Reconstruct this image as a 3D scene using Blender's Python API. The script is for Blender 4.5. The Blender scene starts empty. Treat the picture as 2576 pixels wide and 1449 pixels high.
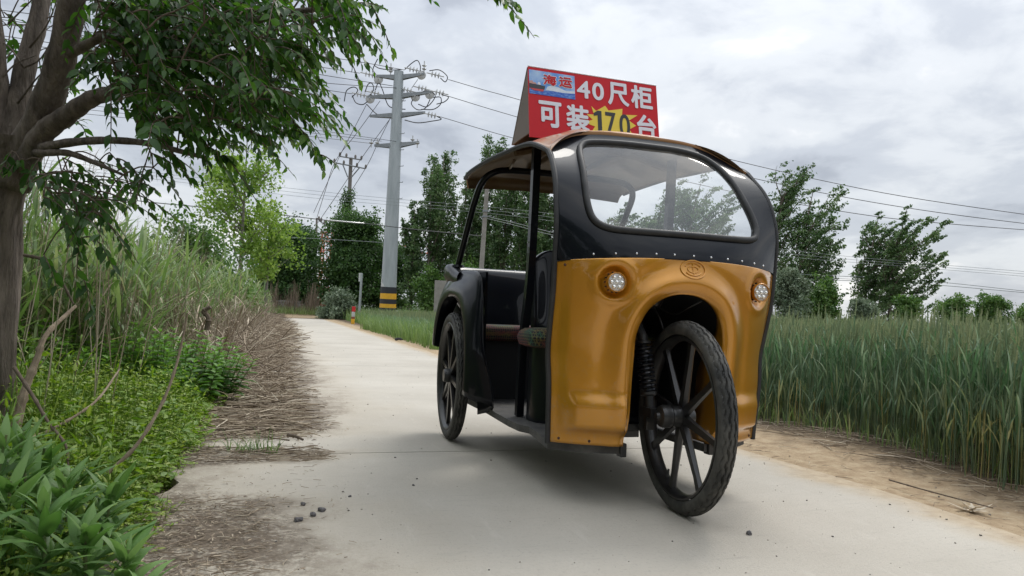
import bpy, bmesh, math, random
import numpy as np
from mathutils import Vector, Matrix

random.seed(7)
RNG = np.random.default_rng(7)
SC = bpy.context.scene
COL = SC.collection
R_ = math.radians

# ------------------------------------------------------------------ camera
CAM_H, PITCH, ROLL = 0.6117, 0.0379, 0.0392
FPX, CX, CY = 1860.0, 1288.0, 724.5
_f = np.array([0, math.cos(PITCH), math.sin(PITCH)])
_u0 = np.array([0, -math.sin(PITCH), math.cos(PITCH)])
_r0 = np.array([1.0, 0, 0])
_c, _s = math.cos(ROLL), math.sin(ROLL)
CR, CU, CW = _c*_r0+_s*_u0, -_s*_r0+_c*_u0, _f
CPOS = np.array([0, 0, CAM_H])
cam_d = bpy.data.cameras.new('camera')
cam_d.sensor_width = 36.0
cam_d.lens = 36.0*FPX/2576.0
cam_d.clip_start = 0.02
cam_d.clip_end = 3000
cam = bpy.data.objects.new('camera', cam_d)
COL.objects.link(cam)
cam.matrix_world = Matrix(((CR[0], CU[0], -CW[0], 0), (CR[1], CU[1], -CW[1], 0), (CR[2], CU[2], -CW[2], CAM_H), (0, 0, 0, 1)))
SC.camera = cam

def at(px, py, d):
    """point of the place d metres in front of the camera"""
    return CPOS + (CW + (px-CX)/FPX*CR - (py-CY)/FPX*CU)*d

# ------------------------------------------------------------------ world and light
SUN_EL, SUN_AZ = R_(52), R_(28)     # azimuth from +Y towards +X
w = bpy.data.worlds.new('World')
SC.world = w
w.use_nodes = True
nt = w.node_tree
nt.nodes.clear()
def N(t, **k):
    n = nt.nodes.new(t)
    for a, b in k.items():
        setattr(n, a, b)
    return n
out = N('ShaderNodeOutputWorld')
bg = N('ShaderNodeBackground')
sky = N('ShaderNodeTexSky')
sky.sky_type = 'NISHITA'
sky.sun_disc = False
sky.sun_elevation = SUN_EL
sky.sun_rotation = SUN_AZ
sky.air_density = 1.0
sky.dust_density = 2.0
tc = N('ShaderNodeTexCoord')
sep = N('ShaderNodeSeparateXYZ')
nt.links.new(tc.outputs['Generated'], sep.inputs[0])
def M(op, a, b=None, c=None, clamp=False):
    n = N('ShaderNodeMath', operation=op)
    n.use_clamp = clamp
    for i, v in enumerate((a, b, c)):
        if v is None:
            continue
        if isinstance(v, (int, float)):
            n.inputs[i].default_value = v
        else:
            nt.links.new(v, n.inputs[i])
    return n.outputs[0]
zz = M('ADD', M('MAXIMUM', sep.outputs[2], 0.0), 0.26)
comb = N('ShaderNodeCombineXYZ')
nt.links.new(M('DIVIDE', sep.outputs[0], zz), comb.inputs[0])
nt.links.new(M('DIVIDE', sep.outputs[1], zz), comb.inputs[1])
comb.inputs[2].default_value = 47.6
def noise(vec, scale, detail, rough, dist=0.0):
    n = N('ShaderNodeTexNoise')
    n.inputs['Scale'].default_value = scale
    n.inputs['Detail'].default_value = detail
    n.inputs['Roughness'].default_value = rough
    n.inputs['Distortion'].default_value = dist
    nt.links.new(vec, n.inputs['Vector'])
    return n.outputs[0]
big = noise(comb.outputs[0], 1.05, 6, 0.55, 0.35)
fine = noise(comb.outputs[0], 3.4, 8, 0.58, 0.3)
mixv = M('ADD', M('MULTIPLY', big, 0.68), M('MULTIPLY', fine, 0.32))
ramp = N('ShaderNodeValToRGB')
nt.links.new(mixv, ramp.inputs[0])
cr = ramp.color_ramp
cr.interpolation = 'EASE'
cr.elements[0].position = 0.39
cr.elements[0].color = (3.5, 3.8, 4.35, 1)
cr.elements[1].position = 0.63
cr.elements[1].color = (8.6, 8.6, 8.6, 1)
e = cr.elements.new(0.47)
e.color = (4.9, 5.25, 5.8, 1)
e = cr.elements.new(0.55)
e.color = (6.4, 6.7, 7.05, 1)
# an overcast sky is about twice as bright overhead as near the horizon
grad = M('ADD', 1.0, M('MULTIPLY', M('POWER', M('MAXIMUM', sep.outputs[2], 0.0), 2.0), 1.9))
clouds = N('ShaderNodeMix', data_type='RGBA', blend_type='MULTIPLY')
clouds.inputs[0].default_value = 1.0
nt.links.new(ramp.outputs[0], clouds.inputs[6])
nt.links.new(grad, clouds.inputs[7])
mx = N('ShaderNodeMix', data_type='RGBA')
mx.inputs[0].default_value = 0.9
nt.links.new(sky.outputs[0], mx.inputs[6])
nt.links.new(clouds.outputs[2], mx.inputs[7])
nt.links.new(mx.outputs[2], bg.inputs[0])
bg.inputs[1].default_value = 0.1
nt.links.new(bg.outputs[0], out.inputs[0])

sd = bpy.data.lights.new('sun', 'SUN')
sd.energy = 1.5
sd.angle = R_(24)
sd.color = (1.0, 0.96, 0.9)
so = bpy.data.objects.new('sun', sd)
COL.objects.link(so)
so.location = (0, 0, 30)
sdir = Vector((math.sin(SUN_AZ)*math.cos(SUN_EL), math.cos(SUN_AZ)*math.cos(SUN_EL), math.sin(SUN_EL)))
so.rotation_euler = sdir.to_track_quat('Z', 'Y').to_euler()

SC.view_settings.view_transform = 'Standard'
SC.view_settings.look = 'None'
SC.view_settings.gamma = 1.0
SC.view_settings.exposure = 0.24
SC.cycles.max_bounces = 8
SC.cycles.transparent_max_bounces = 12
SC.cycles.use_denoising = True

# ------------------------------------------------------------------ helpers
def tag(o, label=None, cat=None, group=None, kind=None):
    if label: o['label'] = label
    if cat: o['category'] = cat
    if group: o['group'] = group
    if kind: o['kind'] = kind
    return o

def empty(name, loc, label, cat, rz=0.0, group=None):
    o = bpy.data.objects.new(name, None)
    o.empty_display_size = 0.1
    COL.objects.link(o)
    o.location = Vector(loc)
    o.rotation_euler = (0, 0, rz)
    return tag(o, label, cat, group)

def link(name, me, mats, parent=None, loc=None):
    o = bpy.data.objects.new(name, me)
    COL.objects.link(o)
    for m in (mats if isinstance(mats, (list, tuple)) else [mats]):
        me.materials.append(m)
    if parent is not None:
        o.parent = parent
    if loc is not None:
        o.location = Vector(loc)
    return o

class MB:
    """collects boxes, tubes, lathes and grids for ONE mesh"""
    def __init__(self):
        self.v, self.f, self.m = [], [], []
    def add(self, vs, fs, mi=0):
        b = len(self.v)
        self.v += [tuple(float(c) for c in p) for p in vs]
        for q in fs:
            self.f.append([b+i for i in q]); self.m.append(mi)
        return self
    def box(self, c, s, rz=0.0, mi=0, M4=None):
        vs = []
        for dx, dy, dz in ((-1,-1,-1),(1,-1,-1),(1,1,-1),(-1,1,-1),(-1,-1,1),(1,-1,1),(1,1,1),(-1,1,1)):
            p = Vector((dx*s[0]/2, dy*s[1]/2, dz*s[2]/2))
            p = (M4 @ p) if M4 is not None else Vector((p.x*math.cos(rz)-p.y*math.sin(rz), p.x*math.sin(rz)+p.y*math.cos(rz), p.z))
            vs.append(p+Vector(c))
        return self.add(vs, [(0,3,2,1),(4,5,6,7),(0,1,5,4),(1,2,6,5),(2,3,7,6),(3,0,4,7)], mi)
    def tube(self, path, r, sides=8, closed=False, caps=True, mi=0, flat=1.0, up=None):
        P = [Vector(p) for p in path]
        n = len(P)
        rr = list(r) if hasattr(r, '__len__') else [r]*n
        T = []
        for i in range(n):
            a = P[(i-1) % n] if (closed or i > 0) else P[i]
            b = P[(i+1) % n] if (closed or i < n-1) else P[i]
            t = (b-a)
            T.append(t.normalized() if t.length > 1e-9 else Vector((0,0,1)))
        u = Vector(up) if up is not None else (Vector((0,0,1)) if abs(T[0].z) < 0.9 else Vector((1,0,0)))
        vs = []
        for i in range(n):
            u = (u - T[i]*u.dot(T[i]))
            u = u.normalized() if u.length > 1e-6 else T[i].orthogonal().normalized()
            v = T[i].cross(u)
            for k in range(sides):
                a = 2*math.pi*k/sides
                vs.append(P[i]+u*(math.cos(a)*rr[i])+v*(math.sin(a)*rr[i]*flat))
        fs = []
        for i in range(n if closed else n-1):
            j = (i+1) % n
            for k in range(sides):
                l = (k+1) % sides
                fs.append((i*sides+k, j*sides+k, j*sides+l, i*sides+l))
        if caps and not closed:
            fs.append(tuple(range(sides)))
            fs.append(tuple((n-1)*sides+k for k in reversed(range(sides))))
        return self.add(vs, fs, mi)
    def lathe(self, prof, origin, axis, seg=48, mi=0, mfun=None):
        """prof: (radius, offset along axis) closed=False"""
        A = Vector(axis).normalized(); U = A.orthogonal().normalized(); V = A.cross(U); O = Vector(origin)
        vs = []
        for k in range(seg):
            a = 2*math.pi*k/seg
            d = U*math.cos(a)+V*math.sin(a)
            for r, h in prof:
                vs.append(O+d*r+A*h)
        m = len(prof); fs = []
        for k in range(seg):
            l = (k+1) % seg
            for j in range(m-1):
                fs.append((k*m+j, l*m+j, l*m+j+1, k*m+j+1))
        return self.add(vs, fs, mi)
    def grid(self, pts, mi=0, close_u=False, flip=False):
        nu, nv = len(pts), len(pts[0])
        vs = [p for row in pts for p in row]; fs = []
        for i in range(nu if close_u else nu-1):
            j = (i+1) % nu
            for k in range(nv-1):
                q = (i*nv+k, j*nv+k, j*nv+k+1, i*nv+k+1)
                fs.append(q[::-1] if flip else q)
        return self.add(vs, fs, mi)
    def build(self, name, mats, parent=None, smooth=True, angle=40, loc=None, solid=0, bevel=0, weld=False, outw=None):
        if outw is not None:
            acc = 0.0; ow = Vector(outw)
            for q in self.f[::7]:
                a_, b_, c_ = (Vector(self.v[i]) for i in q[:3]); acc += (b_-a_).cross(c_-a_).dot(ow)
            if acc < 0: self.f = [q[::-1] for q in self.f]
        me = bpy.data.meshes.new(name)
        me.from_pydata(self.v, [], self.f)
        me.polygons.foreach_set('material_index', self.m)
        if weld:
            bm = bmesh.new(); bm.from_mesh(me)
            bmesh.ops.remove_doubles(bm, verts=bm.verts, dist=1e-4)
            bm.to_mesh(me); bm.free()
        if smooth:
            me.shade_smooth()
            try: me.set_sharp_from_angle(angle=R_(angle))
            except Exception: pass
        me.update()
        o = link(name, me, mats, parent, loc)
        if solid:
            md = o.modifiers.new('solid', 'SOLIDIFY'); md.thickness = solid; md.offset = -1 if solid > 0 else 1; md.thickness = abs(solid)
        if bevel:
            md = o.modifiers.new('bevel', 'BEVEL'); md.width = bevel; md.segments = 2; md.limit_method = 'ANGLE'
        return o

class NB:
    """numpy builder: many small leaves or blades in ONE mesh, with a per-vertex tint"""
    def __init__(self):
        self.V, self.T3, self.T4, self.T, self.n = [], [], [], [], 0
        self.M3, self.M4 = [], []
    def add(self, V, tris, quads, tint, mi=0):
        n, k, _ = V.shape
        if n == 0: return self
        base = self.n + np.arange(n)[:, None, None]*k
        if len(tris):
            t = (base + np.asarray(tris)[None]).reshape(-1, 3); self.T3.append(t); self.M3.append(np.full(len(t), mi))
        if len(quads):
            t = (base + np.asarray(quads)[None]).reshape(-1, 4); self.T4.append(t); self.M4.append(np.full(len(t), mi))
        self.V.append(V.reshape(-1, 3))
        tint = np.asarray(tint, float)
        if tint.ndim == 1 and len(tint) == n: tint = np.repeat(tint, k)
        self.T.append(tint.reshape(-1)); self.n += n*k
        return self
    def tubes(self, A, B, ra, rb, tint, sides=3, mi=0):
        A = np.asarray(A, float); B = np.asarray(B, float); n = len(A)
        d = B-A; d /= np.maximum(np.linalg.norm(d, axis=1, keepdims=True), 1e-9)
        h = np.where(np.abs(d[:, 2:3]) > 0.9, np.array([[1., 0, 0]]), np.array([[0, 0, 1.]]))
        u = np.cross(d, h); u /= np.linalg.norm(u, axis=1, keepdims=True); v = np.cross(d, u)
        ra = np.broadcast_to(np.asarray(ra, float), (n,)); rb = np.broadcast_to(np.asarray(rb, float), (n,))
        vs = []
        for P, r in ((A, ra), (B, rb)):
            for k in range(sides):
                a = 2*math.pi*k/sides
                vs.append(P+u*(math.cos(a)*r)[:, None]+v*(math.sin(a)*r)[:, None])
        V = np.stack(vs, 1)
        q = [(k, (k+1) % sides, sides+(k+1) % sides, sides+k) for k in range(sides)]
        return self.add(V, [], q, tint, mi)
    def build(self, name, mats, parent=None, loc=None, smooth=True):
        V = np.concatenate(self.V).astype(np.float32)
        t3 = np.concatenate(self.T3) if self.T3 else np.zeros((0, 3), int)
        t4 = np.concatenate(self.T4) if self.T4 else np.zeros((0, 4), int)
        mi = np.concatenate([*(self.M3 or [np.zeros(0)]), *(self.M4 or [np.zeros(0)])]).astype(np.int32)
        me = bpy.data.meshes.new(name)
        me.vertices.add(len(V)); me.vertices.foreach_set('co', V.ravel())
        L = np.concatenate([t3.ravel(), t4.ravel()]).astype(np.int32)
        me.loops.add(len(L)); me.loops.foreach_set('vertex_index', L)
        nf = len(t3)+len(t4)
        me.polygons.add(nf)
        st = np.concatenate([np.arange(len(t3))*3, len(t3)*3+np.arange(len(t4))*4]).astype(np.int32)
        me.polygons.foreach_set('loop_start', st)
        me.polygons.foreach_set('material_index', mi)
        if smooth: me.polygons.foreach_set('use_smooth', np.ones(nf, bool))
        a = me.attributes.new('tint', 'FLOAT', 'POINT')
        a.data.foreach_set('value', np.concatenate(self.T).astype(np.float32))
        me.update(calc_edges=True)
        return link(name, me, mats, parent, loc)

def rand(n, a=0.0, b=1.0): return RNG.uniform(a, b, n)
def unit(v): return v/np.maximum(np.linalg.norm(v, axis=-1, keepdims=True), 1e-9)

def blades(nb, P, az, L, W, lean, curl, tint, seg=4, prof='grass', mi=0, fold=0.0, twist=None):
    """bending strips growing from points P; lean and curl are angles from the vertical"""
    n = len(P)
    L, W, lean, curl, az = [np.broadcast_to(np.asarray(x, float), (n,)) for x in (L, W, lean, curl, az)]
    pos = np.array(P, float); rows = []
    hx, hy = np.cos(az), np.sin(az)
    tw = az+math.pi/2 if twist is None else az+twist
    side = np.stack([np.cos(tw), np.sin(tw), np.zeros(n)], 1)
    for i in range(seg+1):
        t = i/seg
        th = lean+curl*t
        if prof == 'grass': wd = W*(1-t**1.6)*0.5 + W*0.03
        elif prof == 'leaf': wd = W*0.5*(max(0.04, math.sin(math.pi*min(1.0, 0.06+0.94*t)**0.75)))
        else: wd = W*0.5*(0.25+0.75*min(1, 4*t))*(1-max(0, (t-0.35)/0.65)**1.5)+W*0.02
        d = np.stack([hx*np.sin(th), hy*np.sin(th), np.cos(th)], 1)
        nrm = np.cross(side, d)
        if fold:
            rows += [pos-side*wd[:, None]+nrm*(fold*wd)[:, None], pos, pos+side*wd[:, None]+nrm*(fold*wd)[:, None]]
        else:
            rows += [pos-side*wd[:, None], pos+side*wd[:, None]]
        pos = pos+d*(L/seg)[:, None]
    V = np.stack(rows, 1)
    if fold:
        tint = np.repeat(np.asarray(tint, float)[:, None], V.shape[1], 1); tint[:, 1::3] = np.minimum(1, tint[:, 1::3]+.35)
    if fold: q = [x for i in range(seg) for x in ((3*i, 3*i+1, 3*i+4, 3*i+3), (3*i+1, 3*i+2, 3*i+5, 3*i+4))]
    else: q = [(2*i, 2*i+1, 2*i+3, 2*i+2) for i in range(seg)]
    return nb.add(V, [], q, tint, mi)

def leaves(nb, P, D, Nn, L, W, tint, fold=0.25, droop=0.15, mi=0):
    """pointed oval leaves: base P, direction D, face normal Nn"""
    n = len(P)
    D = unit(D); S = unit(np.cross(D, Nn)); U = np.cross(S, D)
    L = np.broadcast_to(np.asarray(L, float), (n,))[:, None]; W = np.broadcast_to(np.asarray(W, float), (n,))[:, None]
    def pt(t, s):
        return P+D*(L*t)+S*(W*s)+U*(fold*W*abs(s)-droop*L*t*t)
    V = np.stack([pt(0, 0), pt(.28, -.46), pt(.28, 0), pt(.28, .46), pt(.62, -.40), pt(.62, 0), pt(.62, .40), pt(1, 0)], 1)
    return nb.add(V, [(0,2,1),(0,3,2),(4,5,7),(5,6,7)], [(1,2,5,4),(2,3,6,5)], tint, mi)

def quads(nb, P, size, tint, aspect=0.62, mi=0, nz=0.3):
    """rough diamond leaves of random orientation"""
    n = len(P)
    d = unit(RNG.normal(size=(n, 3))); h = unit(np.cross(d, RNG.normal(size=(n, 3))))
    s = np.broadcast_to(np.asarray(size, float), (n,))[:, None]
    k = RNG.normal(size=(n, 1))*0.12
    nn = np.cross(d, h)
    V = np.stack([P-d*s*.5, P+h*s*aspect*.5+nn*s*k, P+d*s*.5, P-h*s*aspect*.5+nn*s*k], 1)
    return nb.add(V, [], [(0,1,2,3)], tint, mi)

# ------------------------------------------------------------------ materials
def mat(name, base, rough=0.5, metal=0.0, spec=0.5, coat=0.0, coat_rough=0.05, c2=None, scale=6.0, detail=5.0, lo=0.35, hi=0.65,
        bump=0.0, bscale=60.0, trans=0.0, tint=None, stretch=None, rvar=0.0, coords='Object', bdist=0.01):
    m = bpy.data.materials.new(name); m.use_nodes = True
    t = m.node_tree; nd = t.nodes; p = nd['Principled BSDF']; o = nd['Material Output']
    def put(k, v):
        if k in p.inputs: p.inputs[k].default_value = v
    put('Base Color', (*base, 1)); put('Roughness', rough); put('Metallic', metal); put('Specular IOR Level', spec)
    put('Coat Weight', coat); put('Coat Roughness', coat_rough)
    vec = nd.new('ShaderNodeTexCoord').outputs[coords]
    if stretch:
        mp = nd.new('ShaderNodeMapping'); mp.inputs['Scale'].default_value = stretch
        t.links.new(vec, mp.inputs[0]); vec = mp.outputs[0]
    col = None
    def nz(sc, de=5.0, ro=0.6):
        x = nd.new('ShaderNodeTexNoise'); x.inputs['Scale'].default_value = sc; x.inputs['Detail'].default_value = de
        x.inputs['Roughness'].default_value = ro; t.links.new(vec, x.inputs['Vector']); return x.outputs[0]
    if tint:
        at_ = nd.new('ShaderNodeAttribute'); at_.attribute_name = 'tint'
        r = nd.new('ShaderNodeValToRGB'); t.links.new(at_.outputs['Fac'], r.inputs[0])
        els = r.color_ramp.elements
        cols = [base, *tint]
        while len(els) < len(cols): els.new(0.5)
        for i, c in enumerate(cols):
            els[i].position = i/(len(cols)-1); els[i].color = (*c, 1)
        col = r.outputs[0]
    if c2:
        r = nd.new('ShaderNodeMapRange'); r.inputs[1].default_value = lo; r.inputs[2].default_value = hi
        t.links.new(nz(scale, detail), r.inputs[0])
        x = nd.new('ShaderNodeMix'); x.data_type = 'RGBA'
        t.links.new(r.outputs[0], x.inputs[0])
        x.inputs[6].default_value = (*base, 1); x.inputs[7].default_value = (*c2, 1)
        if col is not None: t.links.new(col, x.inputs[6])
        col = x.outputs[2]
        if rvar:
            y = nd.new('ShaderNodeMapRange'); y.inputs[3].default_value = rough; y.inputs[4].default_value = min(1, rough+rvar)
            t.links.new(r.outputs[0], y.inputs[0]); t.links.new(y.outputs[0], p.inputs['Roughness'])
    if col is not None: t.links.new(col, p.inputs['Base Color'])
    if bump:
        b = nd.new('ShaderNodeBump'); b.inputs['Strength'].default_value = bump; b.inputs['Distance'].default_value = bdist
        t.links.new(nz(bscale, 6.0), b.inputs['Height']); t.links.new(b.outputs[0], p.inputs['Normal'])
    if trans:
        tr = nd.new('ShaderNodeBsdfTranslucent'); ms = nd.new('ShaderNodeMixShader'); ms.inputs[0].default_value = trans
        hs = nd.new('ShaderNodeHueSaturation'); hs.inputs['Saturation'].default_value = 1.1; hs.inputs['Value'].default_value = 1.7
        hs.inputs['Color'].default_value = (*base, 1)
        if col is not None: t.links.new(col, hs.inputs['Color'])
        t.links.new(hs.outputs[0], tr.inputs[0])
        t.links.new(p.outputs[0], ms.inputs[1]); t.links.new(tr.outputs[0], ms.inputs[2]); t.links.new(ms.outputs[0], o.inputs[0])
    return m

def smooth(a, b, x):
    t = np.clip((np.asarray(x, float)-a)/(b-a), 0, 1); return t*t*(3-2*t)
def spline(pts, n):
    """Catmull-Rom through pts"""
    P = np.array(pts, float); m = len(P); Q = np.vstack([2*P[0]-P[1], P, 2*P[-1]-P[-2]]); o = []
    for k in range(n):
        x = k/(n-1)*(m-1); i = min(int(x), m-2); t = x-i
        a, b, c, d = Q[i], Q[i+1], Q[i+2], Q[i+3]
        o.append(0.5*((2*b)+(-a+c)*t+(2*a-5*b+4*c-d)*t*t+(-a+3*b-3*c+d)*t**3))
    return np.array(o)
# ------------------------------------------------------------------ materials of the tricycle
m_orange = mat('orange_paint', (0.60, 0.270, 0.017), rough=0.34, metal=0.5, coat=1.0, coat_rough=0.05, c2=(0.54, 0.23, 0.013), scale=3.0, bump=0.03, bscale=420, bdist=0.002)
def soil_paint(m):
    """road dust and dried splashes low on the panels"""
    t = m.node_tree; nd = t.nodes; p = nd['Principled BSDF']
    tc_ = nd.new('ShaderNodeTexCoord'); sp_ = nd.new('ShaderNodeSeparateXYZ'); t.links.new(tc_.outputs['Object'], sp_.inputs[0])
    r = nd.new('ShaderNodeMapRange'); r.inputs[1].default_value = .62; r.inputs[2].default_value = .20; t.links.new(sp_.outputs[2], r.inputs[0])
    n1 = nd.new('ShaderNodeTexNoise'); n1.inputs['Scale'].default_value = 55; n1.inputs['Detail'].default_value = 8; n1.inputs['Roughness'].default_value = .75; t.links.new(tc_.outputs['Object'], n1.inputs[0])
    n2 = nd.new('ShaderNodeTexNoise'); n2.inputs['Scale'].default_value = 4; n2.inputs['Detail'].default_value = 5; t.links.new(tc_.outputs['Object'], n2.inputs[0])
    a = nd.new('ShaderNodeMapRange'); a.inputs[1].default_value = .52; a.inputs[2].default_value = .70; t.links.new(n1.outputs[0], a.inputs[0])
    b = nd.new('ShaderNodeMapRange'); b.inputs[1].default_value = .35; b.inputs[2].default_value = .7; b.inputs[3].default_value = .15; t.links.new(n2.outputs[0], b.inputs[0])
    k = nd.new('ShaderNodeMath'); k.operation = 'MULTIPLY'; t.links.new(a.outputs[0], k.inputs[0]); t.links.new(b.outputs[0], k.inputs[1])
    k3 = nd.new('ShaderNodeMath'); k3.operation = 'MULTIPLY_ADD'; k3.inputs[1].default_value = .75; k3.inputs[2].default_value = .06; t.links.new(r.outputs[0], k3.inputs[0])
    k2 = nd.new('ShaderNodeMath'); k2.operation = 'MULTIPLY'; t.links.new(k.outputs[0], k2.inputs[0]); t.links.new(k3.outputs[0], k2.inputs[1])
    x = nd.new('ShaderNodeMix'); x.data_type = 'RGBA'; t.links.new(k2.outputs[0], x.inputs[0]); x.inputs[7].default_value = (.36, .29, .20, 1)
    t.links.new(p.inputs['Base Color'].links[0].from_socket, x.inputs[6]); t.links.new(x.outputs[2], p.inputs['Base Color'])
    cw = nd.new('ShaderNodeMapRange'); cw.inputs[3].default_value = p.inputs['Coat Weight'].default_value; cw.inputs[4].default_value = .1
    t.links.new(k2.outputs[0], cw.inputs[0]); t.links.new(cw.outputs[0], p.inputs['Coat Weight'])
soil_paint(m_orange)
m_roof = mat('roof_paint', (0.42, 0.20, 0.07), rough=0.42, metal=0.15, coat=0.8, coat_rough=0.12, c2=(0.45, 0.24, 0.11), scale=4)
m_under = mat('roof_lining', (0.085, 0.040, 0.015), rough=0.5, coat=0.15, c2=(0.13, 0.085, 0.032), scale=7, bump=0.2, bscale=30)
m_black = mat('black_gloss', (0.005, 0.0065, 0.010), rough=0.35, spec=.08, coat=.42, coat_rough=0.02, c2=(0.008, 0.009, 0.012), scale=5, bump=0.02, bscale=14, bdist=0.01)
m_dark = mat('black_steel', (0.008, 0.008, 0.009), rough=0.42, coat=0.2, c2=(0.02, 0.019, 0.017), scale=30)
m_well = mat('wheel_well_black', (0.006, 0.006, 0.007), rough=0.7)
m_rubber = mat('trim_rubber', (0.016, 0.016, 0.017), rough=0.6, c2=(0.03, 0.03, 0.03), scale=20)
m_deck = mat('deck_rubber', (0.045, 0.045, 0.046), rough=0.7, c2=(0.10, 0.095, 0.085), scale=9, bump=0.5, bscale=60)
m_rivet = mat('rivet_metal', (0.75, 0.75, 0.76), rough=0.3, metal=0.9)
m_bolt = mat('rusty_bolt', (0.08, 0.035, 0.02), rough=0.7)
m_lens = mat('lamp_lens', (0.50, 0.49, 0.47), rough=0.15, metal=0.55, coat=1.0, c2=(0.75, 0.74, 0.72), scale=160, bump=0.6, bscale=180, bdist=0.003)
m_led = mat('lamp_cell', (0.85, 0.84, 0.80), rough=0.12, metal=0.75, coat=1.0)

def tyre_mat():
    m = bpy.data.materials.new('tyre_rubber'); m.use_nodes = True
    t = m.node_tree; nd = t.nodes; p = nd['Principled BSDF']
    p.inputs['Roughness'].default_value = 0.75
    tc_ = nd.new('ShaderNodeTexCoord'); n1 = nd.new('ShaderNodeTexNoise'); n1.inputs['Scale'].default_value = 18; n1.inputs['Detail'].default_value = 6
    t.links.new(tc_.outputs['Object'], n1.inputs[0])
    r = nd.new('ShaderNodeValToRGB'); r.color_ramp.elements[0].color = (0.030, 0.030, 0.028, 1); r.color_ramp.elements[1].color = (0.105, 0.10, 0.088, 1)
    r.color_ramp.elements[0].position = .35; r.color_ramp.elements[1].position = .75
    t.links.new(n1.outputs[0], r.inputs[0]); t.links.new(r.outputs[0], p.inputs['Base Color'])
    n2 = nd.new('ShaderNodeTexNoise'); n2.inputs['Scale'].default_value = 150; t.links.new(tc_.outputs['Object'], n2.inputs[0])
    b = nd.new('ShaderNodeBump'); b.inputs['Strength'].default_value = .3; b.inputs['Distance'].default_value = .003
    t.links.new(n2.outputs[0], b.inputs['Height']); t.links.new(b.outputs[0], p.inputs['Normal'])
    return m
m_tyre = tyre_mat()

def cushion_mat():
    m = bpy.data.materials.new('seat_fabric'); m.use_nodes = True
    t = m.node_tree; nd = t.nodes; p = nd['Principled BSDF']; p.inputs['Roughness'].default_value = 0.85
    tc_ = nd.new('ShaderNodeTexCoord')
    v = nd.new('ShaderNodeTexVoronoi'); v.feature = 'DISTANCE_TO_EDGE'; v.inputs['Scale'].default_value = 85; v.inputs['Randomness'].default_value = .15
    t.links.new(tc_.outputs['Object'], v.inputs['Vector'])
    mr = nd.new('ShaderNodeMapRange'); mr.inputs[1].default_value = .05; mr.inputs[2].default_value = .14; mr.inputs[3].default_value = 1; mr.inputs[4].default_value = 0
    t.links.new(v.outputs['Distance'], mr.inputs[0])
    n1 = nd.new('ShaderNodeTexNoise'); n1.inputs['Scale'].default_value = 9; t.links.new(tc_.outputs['Object'], n1.inputs[0])
    r = nd.new('ShaderNodeValToRGB'); t.links.new(n1.outputs[0], r.inputs[0]); es = r.color_ramp.elements
    es[0].position = .3; es[0].color = (.03, .035, .12, 1); es[1].position = .7; es[1].color = (.17, .03, .035, 1)
    for q, c in ((.42, (.03, .10, .05, 1)), (.5, (.14, .11, .03, 1)), (.58, (.14, .045, .03, 1))):
        e_ = es.new(q); e_.color = c
    x = nd.new('ShaderNodeMix'); x.data_type = 'RGBA'; t.links.new(mr.outputs[0], x.inputs[0]); x.inputs[6].default_value = (.012, .012, .014, 1)
    t.links.new(r.outputs[0], x.inputs[7]); t.links.new(x.outputs[2], p.inputs['Base Color'])
    return m
m_seat = cushion_mat()

def glass_mat():
    m = bpy.data.materials.new('windscreen_glass'); m.use_nodes = True
    t = m.node_tree; nd = t.nodes; nd.remove(nd['Principled BSDF']); o = nd['Material Output']
    tr = nd.new('ShaderNodeBsdfTransparent'); tr.inputs[0].default_value = (.93, .95, .95, 1)
    gl = nd.new('ShaderNodeBsdfGlossy'); gl.inputs['Roughness'].default_value = .03
    tc_ = nd.new('ShaderNodeTexCoord'); n1 = nd.new('ShaderNodeTexNoise'); n1.inputs['Scale'].default_value = 5; n1.inputs['Detail'].default_value = 1
    t.links.new(tc_.outputs['Object'], n1.inputs[0])
    b = nd.new('ShaderNodeBump'); b.inputs['Strength'].default_value = .12; b.inputs['Distance'].default_value = .02
    t.links.new(n1.outputs[0], b.inputs['Height']); t.links.new(b.outputs[0], gl.inputs['Normal'])
    fr = nd.new('ShaderNodeFresnel'); fr.inputs[0].default_value = 1.5
    mm = nd.new('ShaderNodeMath'); mm.operation = 'MULTIPLY_ADD'; mm.use_clamp = True; mm.inputs[1].default_value = 1.3; mm.inputs[2].default_value = .02
    t.links.new(fr.outputs[0], mm.inputs[0])
    ms = nd.new('ShaderNodeMixShader'); t.links.new(mm.outputs[0], ms.inputs[0]); t.links.new(tr.outputs[0], ms.inputs[1]); t.links.new(gl.outputs[0], ms.inputs[2])
    df = nd.new('ShaderNodeBsdfDiffuse'); df.inputs[0].default_value = (.62, .64, .64, 1)     # dust film on the acrylic
    n2 = nd.new('ShaderNodeTexNoise'); n2.inputs['Scale'].default_value = 4; n2.inputs['Detail'].default_value = 6; t.links.new(tc_.outputs['Object'], n2.inputs[0])
    r = nd.new('ShaderNodeMapRange'); r.inputs[1].default_value = .3; r.inputs[2].default_value = .75; r.inputs[3].default_value = .03; r.inputs[4].default_value = .11
    t.links.new(n2.outputs[0], r.inputs[0])
    m2 = nd.new('ShaderNodeMixShader'); t.links.new(r.outputs[0], m2.inputs[0]); t.links.new(ms.outputs[0], m2.inputs[1]); t.links.new(df.outputs[0], m2.inputs[2])
    t.links.new(m2.outputs[0], o.inputs[0])
    return m
m_glass = glass_mat()

# ------------------------------------------------------------------ the tricycle, in its own frame: x to its left (picture right), y backwards, z up
TR_X, TR_Y, TR_A = 0.587, 2.409, 0.3253
trike = empty('passenger_tricycle', (TR_X, TR_Y, 0), 'orange and black three wheeled passenger tricycle parked on the concrete lane', 'tricycle', TR_A)

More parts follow.
